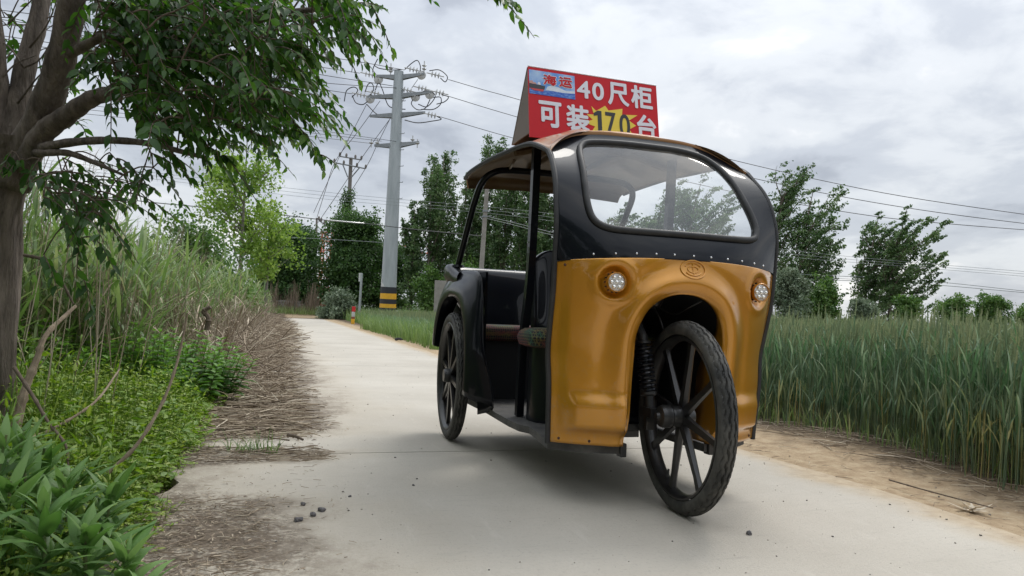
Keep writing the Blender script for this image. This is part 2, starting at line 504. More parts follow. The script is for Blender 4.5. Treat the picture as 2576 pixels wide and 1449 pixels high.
XE = [(.2,.40),(.3,.405),(.4,.41),(.5,.415),(.6,.42),(.8,.425),(.95,.426),(1.0,.425),(1.11,.415),(1.165,.405),(1.185,.40),(1.23,.385),(1.3,.37)]
YE = [(.2,.205),(.3,.197),(.4,.188),(.5,.198),(.6,.172),(.7,.147),(.8,.14),(.93,.13),(1.0,.148),(1.06,.167),(1.11,.2),(1.165,.255),(1.21,.32),(1.26,.385),(1.3,.42)]
YC = [(.2,.07),(.3,.05),(.45,.04),(.6,.02),(.7,.005),(.8,0),(.85,.012),(.92,.05),(1.0,.105),(1.1,.185),(1.2,.27),(1.25,.318),(1.3,.37)]
def smooth_table(T):
    """resample a measured profile and round off its kinks"""
    a = np.array(T); z = np.linspace(a[0, 0]-.06, a[-1, 0]+.06, 300); v = np.interp(z, a[:, 0], a[:, 1])
    k = np.hanning(33); k /= k.sum()
    vp = np.concatenate([np.full(16, v[0]), v, np.full(16, v[-1])])
    return z, np.convolve(vp, k, 'valid')
_XE, _YE, _YC = smooth_table(XE), smooth_table(YE), smooth_table(YC)
def xe(z): return float(np.interp(z, *_XE))
def F(x, z):
    yc = np.interp(z, *_YC)
    return float(yc+(np.interp(z, *_YE)-yc)*min(1.3, abs(x/xe(z)))**2.6)
ACX = -0.018            # the arch sits a little off centre
LAMPS = [(-0.26, 0.732), (0.30, 0.726)]
def seam(x): return 0.817-0.018*(abs(x)/.42)**2.2

arch_half = [(.165,.200),(.164,.30),(.163,.40),(.163,.50),(.161,.56),(.148,.61),(.122,.655),(.085,.684),(.045,.699),(0,.704)]
_al = [(ACX-a, z) for a, z in arch_half]; _ar = [(ACX+a, z) for a, z in reversed(arch_half[:-1])]
ARCH = spline(_al+_ar, 181)
def arch_dist(x, z):
    d = np.hypot(ARCH[:, 0]-x, ARCH[:, 1]-z); return float(d.min())
def sst(a, b, x):
    t = min(1, max(0, (x-a)/(b-a))); return t*t*(3-2*t)
def disp(x, z):
    d = 0.0
    a = arch_dist(x, z)
    up = sst(.30, .5, z)
    d -= (0.007+.008*up)*math.exp(-((a-.040)/.026)**2)
    d += 0.005*up*math.exp(-((a-.098)/.022)**2)
    d += 0.010*math.exp(-(a/.010)**2)
    for lx, lz in LAMPS:
        dx, dz = x-lx, z-lz
        r = math.hypot(dx, dz*(0.85 if dz > 0 else 0.95))
        d += 0.020*(1-sst(.030, .050, r))
        d -= 0.006*math.exp(-((r-.061)/.011)**2)
    # raised leg panels with a flange at the outer edge and at the foot
    e_ = xe(z)-abs(x)
    leg = sst(.018, .045, e_)*sst(.232, .256, z+0.02*abs(abs(x)-.3))
    d -= 0.016*leg*(1-.6*sst(.45, .78, z))
    shin = sst(.245, .262, z)*(1-sst(.325, .385, z))*sst(.03, .06, e_)*sst(.015, .035, abs(x-ACX)-.155)
    d -= 0.022*shin
    return d

# lower orange cowl: strips from the wheel arch out to the edge of the panel
NT = 46
op = []
for z in np.linspace(.2, .795, 60): op.append((-xe(z), z))
for x in np.linspace(-.40, .40, 61): op.append((x, seam(x)))
for z in np.linspace(.795, .2, 60): op.append((xe(z), z))
OUT = np.array(op)
# pair the outline with the arch: legs to the sides, the crown of the arch to the seam
kO = np.concatenate([np.linspace(0, .36, 60), np.linspace(.365, .635, 61), np.linspace(.64, 1, 60)])
kA = np.linspace(0, 1, len(ARCH))
rows = []
for k in np.linspace(0, 1, 190):
    o_ = np.array([np.interp(k, kO, OUT[:, 0]), np.interp(k, kO, OUT[:, 1])])
    a_ = np.array([np.interp(k, kA, ARCH[:, 0]), np.interp(k, kA, ARCH[:, 1])])
    row = []
    # the arch edge returns inwards; deeper on the legs than at the crown
    dep = 0.13*(1-sst(.42, .66, a_[1]))+0.022
    y0 = F(a_[0], a_[1])+disp(a_[0], a_[1])
    sgn = -1 if a_[0] < ACX else 1
    row.append((a_[0]+sgn*.006, y0+dep, a_[1])); row.append((a_[0], y0+dep*.5, a_[1])); row.append((a_[0], y0+.006, a_[1]))
    for t in np.linspace(0, 1, NT):
        x, z = a_+(o_-a_)*t
        row.append((x, F(x, z)+disp(x, z), z))
    rows.append(row)
mb = MB(); mb.grid(rows)
cowl = mb.build('front_cowl', m_orange, trike, angle=70, solid=0.005, outw=(0,-1,0))
tag(cowl, 'glossy orange front panel with wheel arch and two lamp pockets')

def on_cowl(x, z, off=0.0): return (x, F(x, z)+disp(x, z)-off, z)
# emblem: oval ring with a barred oval, moulded in the panel
mb = MB()
ez = .786
mb.tube([on_cowl(.046*math.cos(a), ez+.030*math.sin(a), .001) for a in np.linspace(0, 2*math.pi, 40)[:-1]], .0028, 6, closed=True)
mb.tube([on_cowl(.020*math.cos(a), ez+.0105*math.sin(a), .001) for a in np.linspace(0, 2*math.pi, 28)[:-1]], .0022, 6, closed=True)
mb.tube([on_cowl(0, z, .001) for z in np.linspace(ez-.022, ez+.022, 8)], .0022, 6)
for s in (1, -1):
    mb.tube([on_cowl(.030*math.cos(a), ez+s*(.004+.0165*math.sin(a)), .001) for a in np.linspace(.35, math.pi-.35, 12)], .0022, 6)
mb.build('emblem', m_orange, cowl)

# upper black cowl round the windscreen
def wind_out(k):
    """rounded outline of the windscreen opening, k in 0..1, clockwise from the bottom centre, in (x, z)"""
    P = [(0,.902),(-.20,.903),(-.28,.911),(-.318,.935),(-.330,.98),(-.327,1.05),(-.315,1.12),(-.300,1.185),(-.278,1.226),(-.235,1.247),(-.12,1.2555),
         (0,1.257),(.12,1.2555),(.215,1.240),(.262,1.204),(.288,1.14),(.300,1.05),(.310,.98),(.306,.94),(.280,.911),(.20,.903)]
    return P
_wp = wind_out(0); _wp = _wp+[_wp[0]]
WIND = spline(_wp, 241)[:-1]
WC = np.array([-.012, 1.075])
def z_top(x): return 1.300-.115*(abs(x)/.405)**4.6
border = [(x, seam(x)-.002) for x in np.linspace(.4249, -.4249, 80)]
border += [(-xe(z), z) for z in np.linspace(.80, 1.185, 50)]
border += [(x, z_top(x)) for x in np.linspace(-.40, .40, 80)]
border += [(xe(z), z) for z in np.linspace(1.185, .80, 50)]
BO = np.array(border)
def ray_poly(poly, c, ang):
    d = np.array([math.cos(ang), math.sin(ang)]); A = poly-c; B = np.roll(poly, -1, axis=0)-c
    den = d[0]*(B[:, 1]-A[:, 1])-d[1]*(B[:, 0]-A[:, 0]); den = np.where(np.abs(den) < 1e-12, 1e-12, den)
    t = (A[:, 0]*(B[:, 1]-A[:, 1])-A[:, 1]*(B[:, 0]-A[:, 0]))/den
    s = (A[:, 0]*d[1]-A[:, 1]*d[0])/den
    ok = (s >= -1e-9) & (s <= 1+1e-9) & (t > 0)
    return c+d*t[ok].max()
angs = sorted(set(list(np.linspace(-math.pi, math.pi, 241)[:-1])+[math.atan2(z-WC[1], x-WC[0]) for x, z in ((-.425, .80), (.425, .80), (-.40, 1.185), (.40, 1.185))]))
rows = []
for a in angs:
    i_ = ray_poly(WIND, WC, a); o_ = ray_poly(BO, WC, a)
    row = [(i_[0], F(*i_)+.02, i_[1])]
    for t in np.linspace(0, 1, 22):
        x, z = i_+(o_-i_)*t
        row.append((x, F(x, z)-.005, z))
    rows.append(row)
mb = MB(); mb.grid(rows, close_u=True, flip=True)
upper = mb.build('upper_cowl', m_black, trike, angle=60, solid=0.005, outw=(0,-1,0))
tag(upper, 'glossy black upper front panel framing the windscreen')
# windscreen with its rubber gasket
rows = []
cen = []
for a in np.linspace(-math.pi, math.pi, 121)[:-1]:
    i_ = ray_poly(WIND, WC, a)
    rows.append([((WC[0]+(i_[0]-WC[0])*t), F(WC[0]+(i_[0]-WC[0])*t, WC[1]+(i_[1]-WC[1])*t)-.003, WC[1]+(i_[1]-WC[1])*t) for t in np.linspace(0.001, 1, 16)])
mb = MB(); mb.grid(rows, close_u=True)
screen = mb.build('windscreen', m_glass, trike, outw=(0, -1, 0))
mb = MB()
mb.tube([(x, F(x, z)-.008, z) for x, z in WIND], .0115, 10, closed=True)
mb.build('gasket', m_rubber, screen)
# rivets along the seam, dark bolts at the foot of the cowl
def small_dome(r, name, m):
    b = MB(); b.lathe([(0.0, r*.75), (r*.5, r*.65), (r*.85, r*.3), (r, 0)], (0, 0, 0), (0, -1, 0), 10)
    me_o = b.build(name, m); return me_o
rv = None
for x in (-.325, -.26, -.195, -.13, -.066, .005, .072, .14, .205, .269, .325):
    if rv is None:
        rv = small_dome(.0038, 'rivet', m_rivet); q = rv
    else:
        q = rv.copy(); COL.objects.link(q)
    z = seam(x)+.014
    q.parent = upper; q.location = (x, F(x, z)-.0055, z)
bt = None
for x, z in ((-.375, .215), (-.29, .213), (.25, .213), (.36, .215), (-.40, .785)):
    if bt is None:
        bt = small_dome(.0052, 'bolt', m_bolt); q = bt
    else:
        q = bt.copy(); COL.objects.link(q)
    q.parent = cowl; q.location = on_cowl(x, z, .0)

# wheel well: the black liner behind the arch
mb = MB()
rows = []
for i in range(0, 181, 4):
    x, z = ARCH[i]; y0 = F(x, z)
    rows.append([(x*1.0+(-.004 if x < ACX else .004), y0+.012, z+.004), (ACX+(x-ACX)*1.18, y0+.2, z+.02), (ACX+(x-ACX)*1.18, .60, z+.0)])
mb.grid(rows)
b0 = [r[-1] for r in rows]
mb.add([(ACX, .60, .2)]+b0, [(0, i, i+1) for i in range(1, len(b0))])
mb.build('wheel_well', m_well, trike)

# roof shell
EDGE = spline([(.402,.275,1.187),(.412,.34,1.218),(.420,.46,1.252),(.426,.73,1.271),(.428,.95,1.281),(.430,1.22,1.279),(.420,1.345,1.270)], 44)
CEN = spline([(0,.362,1.300),(0,.44,1.334),(0,.57,1.358),(0,.75,1.364),(0,.95,1.368),(0,1.22,1.362),(0,1.43,1.300)], 44)
U = np.linspace(-1, 1, 61)
rows = []
for i in range(44):
    row = []; k = i/43
    pw = 4.6+(2.5-4.6)*sst(0, .16, k)
    for u in U:
        a = abs(u); x = u*EDGE[i, 0]
        z = CEN[i, 2]+(EDGE[i, 2]-CEN[i, 2])*a**pw
        # two shallow ribs run back over the roof
        z += .008*math.exp(-((a-.52)/.07)**2)*sst(.05, .2, k)*(1-sst(.8, .97, k))
        y = CEN[i, 1]+(EDGE[i, 1]-CEN[i, 1])*a**3.0
        if i == 0:
            z = z_top(x); y = F(x, z)-.009; z += .004
        row.append((x, y, z))
    if i == 0:
        rows.append([(p[0], p[1]-.002, p[2]-.016) for p in row])
    rows.append(row)
# rear apron of the roof
rows.append([(p[0]*.985, p[1]+.018, p[2]-.02) for p in rows[-1]])
rows.append([(p[0]*.98, p[1]+.006, p[2]-.028) for p in rows[-1]])
mb = MB(); mb.grid(rows)
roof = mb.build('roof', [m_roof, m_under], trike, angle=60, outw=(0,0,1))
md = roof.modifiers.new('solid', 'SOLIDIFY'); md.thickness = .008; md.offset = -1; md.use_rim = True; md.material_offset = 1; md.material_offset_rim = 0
# brace under the roof
mb = MB()
for s in (-1, 1):
    mb.tube([(s*.12, .50, 1.325), (s*.13, .9, 1.345), (s*.12, 1.3, 1.325)], .014, 8, flat=.5)
mb.tube([(-.36, .80, 1.292), (-.2, .80, 1.335), (0, .80, 1.348), (.2, .80, 1.335), (.36, .80, 1.292)], .016, 8, flat=1)
mb.build('roof_brace', m_under, roof)
# little grab handle moulded under the roof
mb = MB(); mb.tube(spline([(-.30, .98, 1.302), (-.30, 1.0, 1.290), (-.28, 1.10, 1.288), (-.27, 1.16, 1.302)], 12), .006, 6); mb.build('grab_handle', m_under, roof)

# black rubber trim round each door opening, up the cowl edge and along the roof
for s in (-1, 1):
    path = [(s*(xe(z)+.004), F(xe(z), z)+.002, z) for z in np.linspace(.195, 1.15, 40)]
    path += [(s*(p[0]+.006), p[1], p[2]-.004) for p in EDGE[1:]]
    mb = MB(); mb.tube(spline(path, 120), .0095, 8)
    mb.build('door_trim', m_rubber, trike)

# pillars and rear hoop
for s in (-1, 1):
    mb = MB()
    P = [(s*.292, .815, .20), (s*.298, .785, .50), (s*.304, .72, .72), (s*.308, .69, .95), (s*.310, .675, 1.305)]
    mb.tube(spline(P, 16), .0215, 4, up=(1, 1, 0))
    mb.build('pillar', m_black, trike, smooth=False)
hp = [(-.405, 1.50, .845), (-.402, 1.42, .95), (-.400, 1.33, 1.06), (-.398, 1.25, 1.15), (-.388, 1.175, 1.225), (-.35, 1.14, 1.265), (-.27, 1.13, 1.283), (0, 1.13, 1.288)]
hp += [(-x, y, z) for x, y, z in reversed(hp[:-1])]
mb = MB(); mb.tube(spline(hp, 80), .0155, 10)
for s in (-1, 1): mb.lathe([(0, .012), (.03, .012), (.034, 0)], (s*.405, 1.50, .845), (0, 0, 1), 16)
mb.build('rear_hoop', m_black, trike)

# floor deck
mb = MB()
deck = [(-.335,1.62),(-.345,1.1),(-.368,.72),(-.366,.60),(-.345,.545),(-.36,.42),(-.392,.24),(-.30,.15),(-.17,.115),(-.17,.58),(.14,.58),(.14,.115),(.27,.15),(.392,.24),(.36,.42),(.345,.545),(.366,.60),(.368,.72),(.345,1.1),(.335,1.62)]
n = len(deck)
for z0, z1, mi in ((.196, .19, 1), ):
    mb.add([(x, y, .196) for x, y in deck]+[(x, y, .170) for x, y in deck], [tuple(reversed(range(n))), tuple(range(n, 2*n))]+[(i, (i+1) % n, n+(i+1) % n, n+i) for i in range(n)])
deck_o = mb.build('floor_deck', m_deck, trike, smooth=False)
mb = MB()
for c_, d_ in (((-.172, .125, .183), (.022, .035, .045)), ((.165, .125, .183), (.022, .035, .045)), ((0, .62, .155), (.30, .05, .028))):
    mb = MB(); mb.box(c_, d_); mb.build('chassis_bracket', m_dark, deck_o, smooth=False, bevel=.003)

# driver's seat: round-fronted base, cushion, backrest
seat = empty('driver_seat', (0, 0, 0), None, None); seat.parent = trike
mb = MB()
def rbox(cx, cy, hx, hy, r, z0, z1, inset=0.0, nz_=2, rows_out=None):
    out_ = []
    for z in np.linspace(z0, z1, nz_):
        ring = []
        for q, (sx, sy) in enumerate(((1, 1), (-1, 1), (-1, -1), (1, -1))):
            for a in np.linspace(0, math.pi/2, 7):
                th = a+q*math.pi/2
                ring.append((cx+sx*(hx-r)+r*math.cos(th), cy+sy*(hy-r)+r*math.sin(th), z))
        out_.append(ring)
    return out_
def cap_rings(b, R, mi=0, top=True):
    b.grid([[r[i] for r in R] for i in range(len(R[0]))], mi, close_u=True)
    if top: b.add(R[-1], [tuple(range(len(R[-1])))], mi)
R1 = rbox(0, .70, .290, .110, .09, .197, .50); cap_rings(mb, R1)
mb.build('seat_base', m_black, seat)
def cushion(b, cx, cy, hx, hy, z0, z1, r=.05):
    R = []
    for t, g in ((0, -.02), (.12, 0), (.5, .008), (.8, 0), (.95, -.016), (1.0, -.05)):
        R += rbox(cx, cy, hx+g, hy+g, r, z0+(z1-z0)*t, z0+(z1-z0)*t, nz_=1)
    cap_rings(b, R)
mb = MB(); cushion(mb, 0, .665, .335, .125, .493, .570, .075); mb.build('seat_cushion', m_seat, seat)
# moulded backrest shell, wavy top
rows = []
for u in np.linspace(-1, 1, 41):
    col_ = []
    for t in np.linspace(0, 1, 14):
        z = .56+t*(.335-.03*abs(u)**2-.02*math.cos(u*5))
        y = .86+.035*t-.05*abs(u)**3+.012*math.cos(u*math.pi*3)*math.sin(math.pi*t)
        col_.append((u*.235, y, z))
    rows.append(col_)
mb = MB(); mb.grid(rows); mb.build('seat_back', m_black, seat, solid=.03, bevel=.006)
mb = MB(); mb.box((0, .86, .38), (.48, .03, .37)); mb.build('seat_rear_panel', m_well, seat, smooth=False, bevel=.006)

# rear bench
bench = empty('rear_bench', (0, 0, 0), None, None); bench.parent = trike
mb = MB(); mb.box((0, 1.44, .34), (.66, .02, .29)); mb.build('bench_panel', m_well, bench, smooth=False)
mb = MB(); cushion(mb, 0, 1.53, .335, .14, .485, .565, .05); mb.build('bench_cushion', m_seat, bench)

# rear body tub: curved backrest with a rolled rim, orange outside
path = []
for x, y in ((-.425, 1.36), (-.43, 1.50), (-.425, 1.62), (-.39, 1.72), (-.30, 1.775), (-.15, 1.80), (0, 1.805), (.15, 1.80), (.30, 1.775), (.39, 1.72), (.425, 1.62), (.43, 1.50), (.425, 1.36)):
    path.append((x, y, 0))
path = spline(path, 61)
rows = []
for i, p in enumerate(path):
    c = Vector((p[0], p[1]-1.5, 0)); n_ = c.normalized()
    k = abs(i/60*2-1); top = .865-.05*sst(.75, 1, k)
    prof = [(-.115, .30), (-.11, .56), (-.085, .72), (-.055, top-.03), (-.032, top-.006), (-.010, top), (.010, top-.004), (.020, top-.022), (.018, top-.06), (-.03, .70), (-.085, .62)]
    rows.append([(p[0]+n_.x*a, p[1]+n_.y*a, z) for a, z in prof])
mb = MB(); mb.grid(rows)
for f_i in range(len(mb.f)):
    k = f_i % 10
    mb.m[f_i] = 1 if (k >= 7 and 14 < f_i//10 < 46) else 0
tub = mb.build('rear_body', [m_black, m_orange], trike, angle=60)

# fenders: swept housings over the rear wheels
def fender(s):
    A = spline([(1.10,.265),(1.095,.36),(1.105,.47),(1.14,.565),(1.20,.64),(1.28,.682),(1.39,.697),(1.50,.685),(1.59,.64),(1.65,.57),(1.685,.50),(1.70,.44)], 48)
    Bm = spline([(1.06,.25),(1.05,.36),(1.06,.48),(1.085,.59),(1.13,.675),(1.20,.725),(1.36,.745),(1.51,.735),(1.62,.685),(1.69,.60),(1.73,.52),(1.745,.45)], 48)
    T = spline([(1.03,.235),(1.02,.34),(1.02,.47),(1.035,.59),(1.065,.70),(1.12,.775),(1.27,.80),(1.48,.805),(1.64,.76),(1.72,.66),(1.76,.55),(1.775,.46)], 48)
    I_ = spline([(.985,.215),(1.00,.33),(1.01,.46),(1.03,.60),(1.05,.715),(1.10,.795),(1.25,.818),(1.48,.825),(1.66,.78),(1.74,.67),(1.77,.56),(1.78,.46)], 48)
    rows = []
    for i in range(48):
        a, b, t, q = A[i], Bm[i], T[i], I_[i]; k = i/47
        wob = .008*math.sin(k*9)*sst(0, .2, k)
        fo = 1-sst(.02, .22, k)        # foot of the front face
        rows.append([(s*.385, a[0]+.03, a[1]-.01), (s*.445, a[0]+.012, a[1]-.004), (s*.462, a[0], a[1]), (s*.467, (a[0]*.6+b[0]*.4), (a[1]*.6+b[1]*.4)),
                     (s*(.462+wob*.3), b[0], b[1]), (s*(.446+wob), (b[0]+t[0])/2, (b[1]+t[1])/2), (s*(.430+wob), t[0], t[1]),
                     (s*(.418-.02*fo), (t[0]+q[0])/2-.010, (t[1]+q[1])/2+.006), (s*(.405-.045*fo), q[0]-.006, q[1]+.001), (s*(.395-.05*fo), q[0]+.012, q[1]-.006), (s*(.390-.05*fo), q[0]+.06, q[1]-.03), (s*.385, q[0]+.12, q[1]-.05)])
    b_ = MB(); b_.grid(rows, flip=(s > 0))
    return b_
for s in (-1, 1):
    fender(s).build('fender', m_black, trike, angle=65, solid=.004, outw=(s*.5,-.3,.7))
    mb = MB(); mb.box((s*.352, 1.47, .51), (.012, .62, .60)); mb.build('side_panel', m_black, trike, smooth=False)

# wheels
def wheel(parent_name, loc, yaw, drum=1):
    e_ = empty(parent_name, loc, None, None); e_.parent = trike; e_.rotation_euler = (0, 0, yaw)
    RO, RC, r = .310, .281, .0295
    b = MB()
    # tyre: torus with raised zigzag ribs and side lugs
    NS, NK = 260, 46
    rows = []
    for i in range(NS):
        a = 2*math.pi*i/NS; row = []
        for k in range(NK+1):
            ph = math.radians(-128+256*k/NK)       # 0 = crown of the tread
            rr = r*(1.0 if abs(ph) < 1.9 else .93)
            x = math.sin(ph)*r*.98
            zig = .0030*math.sin(a*44)
            tread = 0
            if abs(ph) < 1.15:
                for g in (-.66, -.22, .22, .66):
                    if abs(ph*r+zig-g*r*1.2) < .0019: tread = -.009
                if abs(ph) > .86 and math.sin(a*88) > .5: tread = -.0045
            R = RC+math.cos(ph)*(rr+tread)
            row.append((x, R*math.cos(a), R*math.sin(a)))
        rows.append(row)
    b.grid(rows, close_u=True)
    ty = b.build('tyre', m_tyre, e_, angle=35)
    b = MB()
    b.lathe([(.262, -.024), (.256, -.026), (.250, -.020), (.245, -.012), (.243, 0), (.245, .012), (.250, .020), (.256, .026), (.262, .024)], (0, 0, 0), (1, 0, 0), 72)
    for k in range(8):
        a = 2*math.pi*k/8+.22
        d = Vector((0, math.cos(a), math.sin(a))); t_ = Vector((0, -math.sin(a), math.cos(a)))
        secs = []
        for R, wd, th in ((.024, .0145, .014), (.10, .0115, .0115), (.20, .0098, .009), (.247, .012, .011)):
            c = d*R
            secs.append([c+t_*wd*.35+Vector((th, 0, 0)), c+t_*wd+Vector((th*.3, 0, 0)), c+t_*wd+Vector((-th, 0, 0)), c-t_*wd+Vector((-th, 0, 0)), c-t_*wd+Vector((th*.3, 0, 0)), c-t_*wd*.35+Vector((th, 0, 0))])
        vs = [p for s_ in secs for p in s_]; fs = []
        for i in range(3):
            for j in range(6): fs.append((i*6+j, i*6+(j+1) % 6, (i+1)*6+(j+1) % 6, (i+1)*6+j))
        b.add(vs, fs)
    b.lathe([(0, -.042), (.03, -.042), (.034, -.03), (.034, .02), (.026, .034), (.0, .034)], (0, 0, 0), (1, 0, 0), 28)
    rim = b.build('rim', m_dark, e_, angle=30)
    b = MB()
    b.lathe([(0, -.095), (.012, -.095), (.014, -.085), (.033, -.080), (.037, -.07), (.037, -.048), (.026, -.04)], (0, 0, 0), (drum, 0, 0), 32)
    b.build('hub', m_dark, e_, angle=35)
    b = MB(); b.tube([(.0, .19*1.24*math.cos(-1.15), .235*math.sin(-1.15)), (.004, .215*math.cos(-1.1), .212*math.sin(-1.1))], .004, 6)
    b.build('valve', m_rubber, rim)
    return e_
wheel('front_wheel', (-.018, .004, .309), R_(-5))
wheel('rear_wheel', (-.424, 1.449, .309), R_(-4), -1)
wheel('rear_wheel', (.424, 1.449, .309), 0, 1)
mb = MB(); mb.tube([(-.42, 1.449, .311), (.42, 1.449, .311)], .018, 12); mb.build('rear_axle', m_dark, trike)

# front suspension
sus = empty('front_suspension', (0, 0, 0), None, None); sus.parent = trike
mb = MB()
top_, bot_ = Vector((-.105, .125, .545)), Vector((-.092, .085, .325))
mb.tube([top_, bot_], .010, 10)
ax = (bot_-top_).normalized()
mb.lathe([(0, -.02), (.018, -.02), (.018, .0), (.026, .002), (.026, .010), (.012, .012)], top_, ax, 18)
L_ = (bot_-top_).length
mb.lathe([(.012, L_-.055), (.028, L_-.053), (.028, L_-.044), (.018, L_-.04), (.018, L_+.01), (0, L_+.01)], top_, ax, 18)
shock = mb.build('shock_absorber', m_dark, sus, angle=35)
mb = MB()
U1 = ax.orthogonal().normalized(); V1 = ax.cross(U1); pts = []
for k in range(260):
    t = k/259; a = t*2*math.pi*11
    pts.append(top_+ax*(.012+t*(L_-.07))+U1*math.cos(a)*.024+V1*math.sin(a)*.024)
mb.tube(pts, .0048, 6); mb.build('spring', m_black, shock)
mb = MB()
mb.tube(spline([(-.105, .125, .555), (-.115, .15, .60), (-.10, .19, .645), (-.06, .21, .66), (-.045, .21, .70)], 20), .017, 10)
mb.lathe([(0, -.03), (.030, -.03), (.042, -.012), (.045, .0), (.03, .012), (0, .014)], (-.05, .18, .690), (0, .15, 1), 20)
mb.tube([(-.092, .085, .315), (-.092, .02, .31), (-.04, 0, .311)], .014, 10)
mb.box((-.098, .07, .315), (.04, .07, .03)); mb.box((-.095, .085, .285), (.03, .02, .06))
mb.tube(spline([(-.06, .20, .69), (.0, .12, .64), (.015, .05, .66), (.05, .02, .685)], 16), .0025, 5)
mb.tube(spline([(-.05, .18, .68), (-.02, .15, .60), (.03, .18, .45), (.03, .1, .33)], 16), .0035, 5)
mb.build('steering_fork', m_dark, sus, angle=35)

# headlights
for lx, lz in LAMPS:
    e_ = empty('headlight', (lx, F(lx, lz)+.014, lz), None, None); e_.parent = trike
    e_.rotation_euler = (0, 0, R_(-6))
    b = MB()
    b.lathe([(.027, .0), (.0285, -.018), (.031, -.024), (.0318, -.030), (.0318, -.044), (.0298, -.0465), (.028, -.044), (.0275, -.038)], (0, 0, 0), (0, 1, 0), 40)
    b.build('bezel', m_orange, e_, angle=50)
    b = MB()
    for k in range(14):
        a = 2*math.pi*k/14
        b.box((.0325*math.cos(a), -.019, .0325*math.sin(a)), (.004, .008, .004))
    b.build('vent', m_well, e_, smooth=False)
    b = MB(); b.lathe([(0, -.0425), (.014, -.042), (.0275, -.0395)], (0, 0, 0), (0, 1, 0), 32); b.build('lens', m_lens, e_)
    b = MB()
    for k in range(7):
        a = 2*math.pi*k/6; rr = .0175 if k < 6 else 0
        b.lathe([(0, -.0475), (.0035, -.0468), (.0062, -.0445), (.0074, -.0415)], (rr*math.cos(a), 0, rr*math.sin(a)), (0, 1, 0), 12)
    b.build('lamp_cell', m_led, e_)

# ------------------------------------------------------------------ the roof sign (stands on the roof)
m_red = mat('sign_red', (0.56, 0.014, 0.022), rough=0.45, spec=.25)
m_white = mat('sign_white', (0.74, 0.76, 0.82), rough=0.4)
m_yellow = mat('sign_yellow', (0.80, 0.62, 0.05), rough=0.4)
m_ink = mat('sign_black', (0.02, 0.022, 0.025), rough=0.4)
m_taupe = mat('sign_back_board', (0.19, 0.15, 0.125), rough=0.7, c2=(0.22, 0.175, 0.15), scale=6)
m_psky = mat('picture_sky', (0.10, 0.30, 0.72), rough=0.35, c2=(0.50, 0.66, 0.86), scale=9, lo=.4, hi=.7)
m_psea = mat('picture_sea', (0.015, 0.10, 0.50), rough=0.35, c2=(0.20, 0.40, 0.75), scale=60, lo=.45, hi=.75, stretch=(1, 1, 3))
m_phull = mat('picture_hull', (0.03, 0.035, 0.04), rough=0.4)
m_pred = mat('picture_red', (0.55, 0.05, 0.05), rough=0.4)
SW, SH = .615, .318
sign = empty('roof_sign', (0, 0, 0), 'red two sided advertising board standing on the tricycle roof', 'sign', TR_A)
sign.location = Vector((TR_X+math.cos(TR_A)*0-math.sin(TR_A)*.83, TR_Y+math.cos(TR_A)*.83, 1.672))
sl = math.atan2(.055, .312)
def sp(a, v, o_=0.0):
    """sign face: a across, v down from the top edge, o out of the face"""
    return Vector((a, -v*math.sin(sl)-o_*math.cos(sl), -v*math.cos(sl)+o_*math.sin(sl)))
def plate(poly, o0, o1, name, m, par):
    n = len(poly)
    vs = [sp(a, v, o1) for a, v in poly]+[sp(a, v, o0) for a, v in poly]
    b = MB(); b.add(vs, [tuple(range(n)), tuple(reversed(range(n, 2*n)))]+[(i, n+i, n+(i+1) % n, (i+1) % n) for i in range(n)])
    return b.build(name, m, par, smooth=False)
face = plate([(-SW/2, 0), (SW/2, 0), (SW/2, SH), (-SW/2, SH)], -.005, 0, 'front_board', m_red, sign)
b = MB()
top0 = [Vector((s*SW/2, .006, -.001)) for s in (-1, 1)]
rear = [Vector((s*SW/2, .175, -.300)) for s in (-1, 1)]
b.add([top0[0], top0[1], rear[1], rear[0], top0[0]+Vector((0, .006, 0)), top0[1]+Vector((0, .006, 0)), rear[1]+Vector((0, .006, 0)), rear[0]+Vector((0, .006, 0))],
      [(0, 1, 2, 3), (7, 6, 5, 4), (0, 4, 5, 1), (1, 5, 6, 2), (2, 6, 7, 3), (3, 7, 4, 0)])
b.build('rear_board', m_taupe, sign, smooth=False)
for s in (-1, 1):
    b = MB(); x0, x1 = s*(SW/2-.006), s*(SW/2-.001)
    tri = [(0, .003, -.004), (0, -.300*math.sin(sl)+.006, -.300*math.cos(sl)), (0, .172, -.300)]
    b.add([(x0, p[1], p[2]) for p in tri]+[(x1, p[1], p[2]) for p in tri], [(0, 1, 2), (3, 5, 4), (0, 3, 4, 1), (1, 4, 5, 2), (2, 5, 3, 0)])
    b.build('end_board', m_taupe, sign, smooth=False)
b = MB(); b.tube([(-SW/2, .001, .002), (SW/2, .001, .002)], .003, 6); b.build('top_edge', m_white, sign)
pic = plate([(-.3035, .0135), (-.094, .0135), (-.094, .123), (-.3035, .123)], .0004, .0012, 'ship_picture', m_psky, face)
plate([(-.3035, .103), (-.25, .104), (-.20, .099), (-.15, .101), (-.094, .097), (-.094, .123), (-.3035, .123)], .0012, .0018, 'printed_sea', m_psea, pic)
plate([(-.3035, .074), (-.29, .079), (-.262, .079), (-.258, .074), (-.250, .080), (-.231, .082), (-.236, .098), (-.3035, .097)], .0018, .0023, 'printed_hull', m_phull, pic)
plate([(-.3035, .098), (-.237, .0985), (-.242, .108), (-.285, .107)], .0023, .0027, 'printed_keel', m_pred, pic)
plate([(-.303, .066), (-.29, .063), (-.285, .070), (-.275, .071), (-.27, .078), (-.303, .077)], .0018, .0025, 'printed_cargo', mat('picture_cargo', (.55, .30, .25), rough=.4), pic)
plate([(-.266, .070), (-.26, .066), (-.254, .068), (-.252, .079), (-.266, .078)], .0018, .0024, 'printed_bridge', m_white, pic)
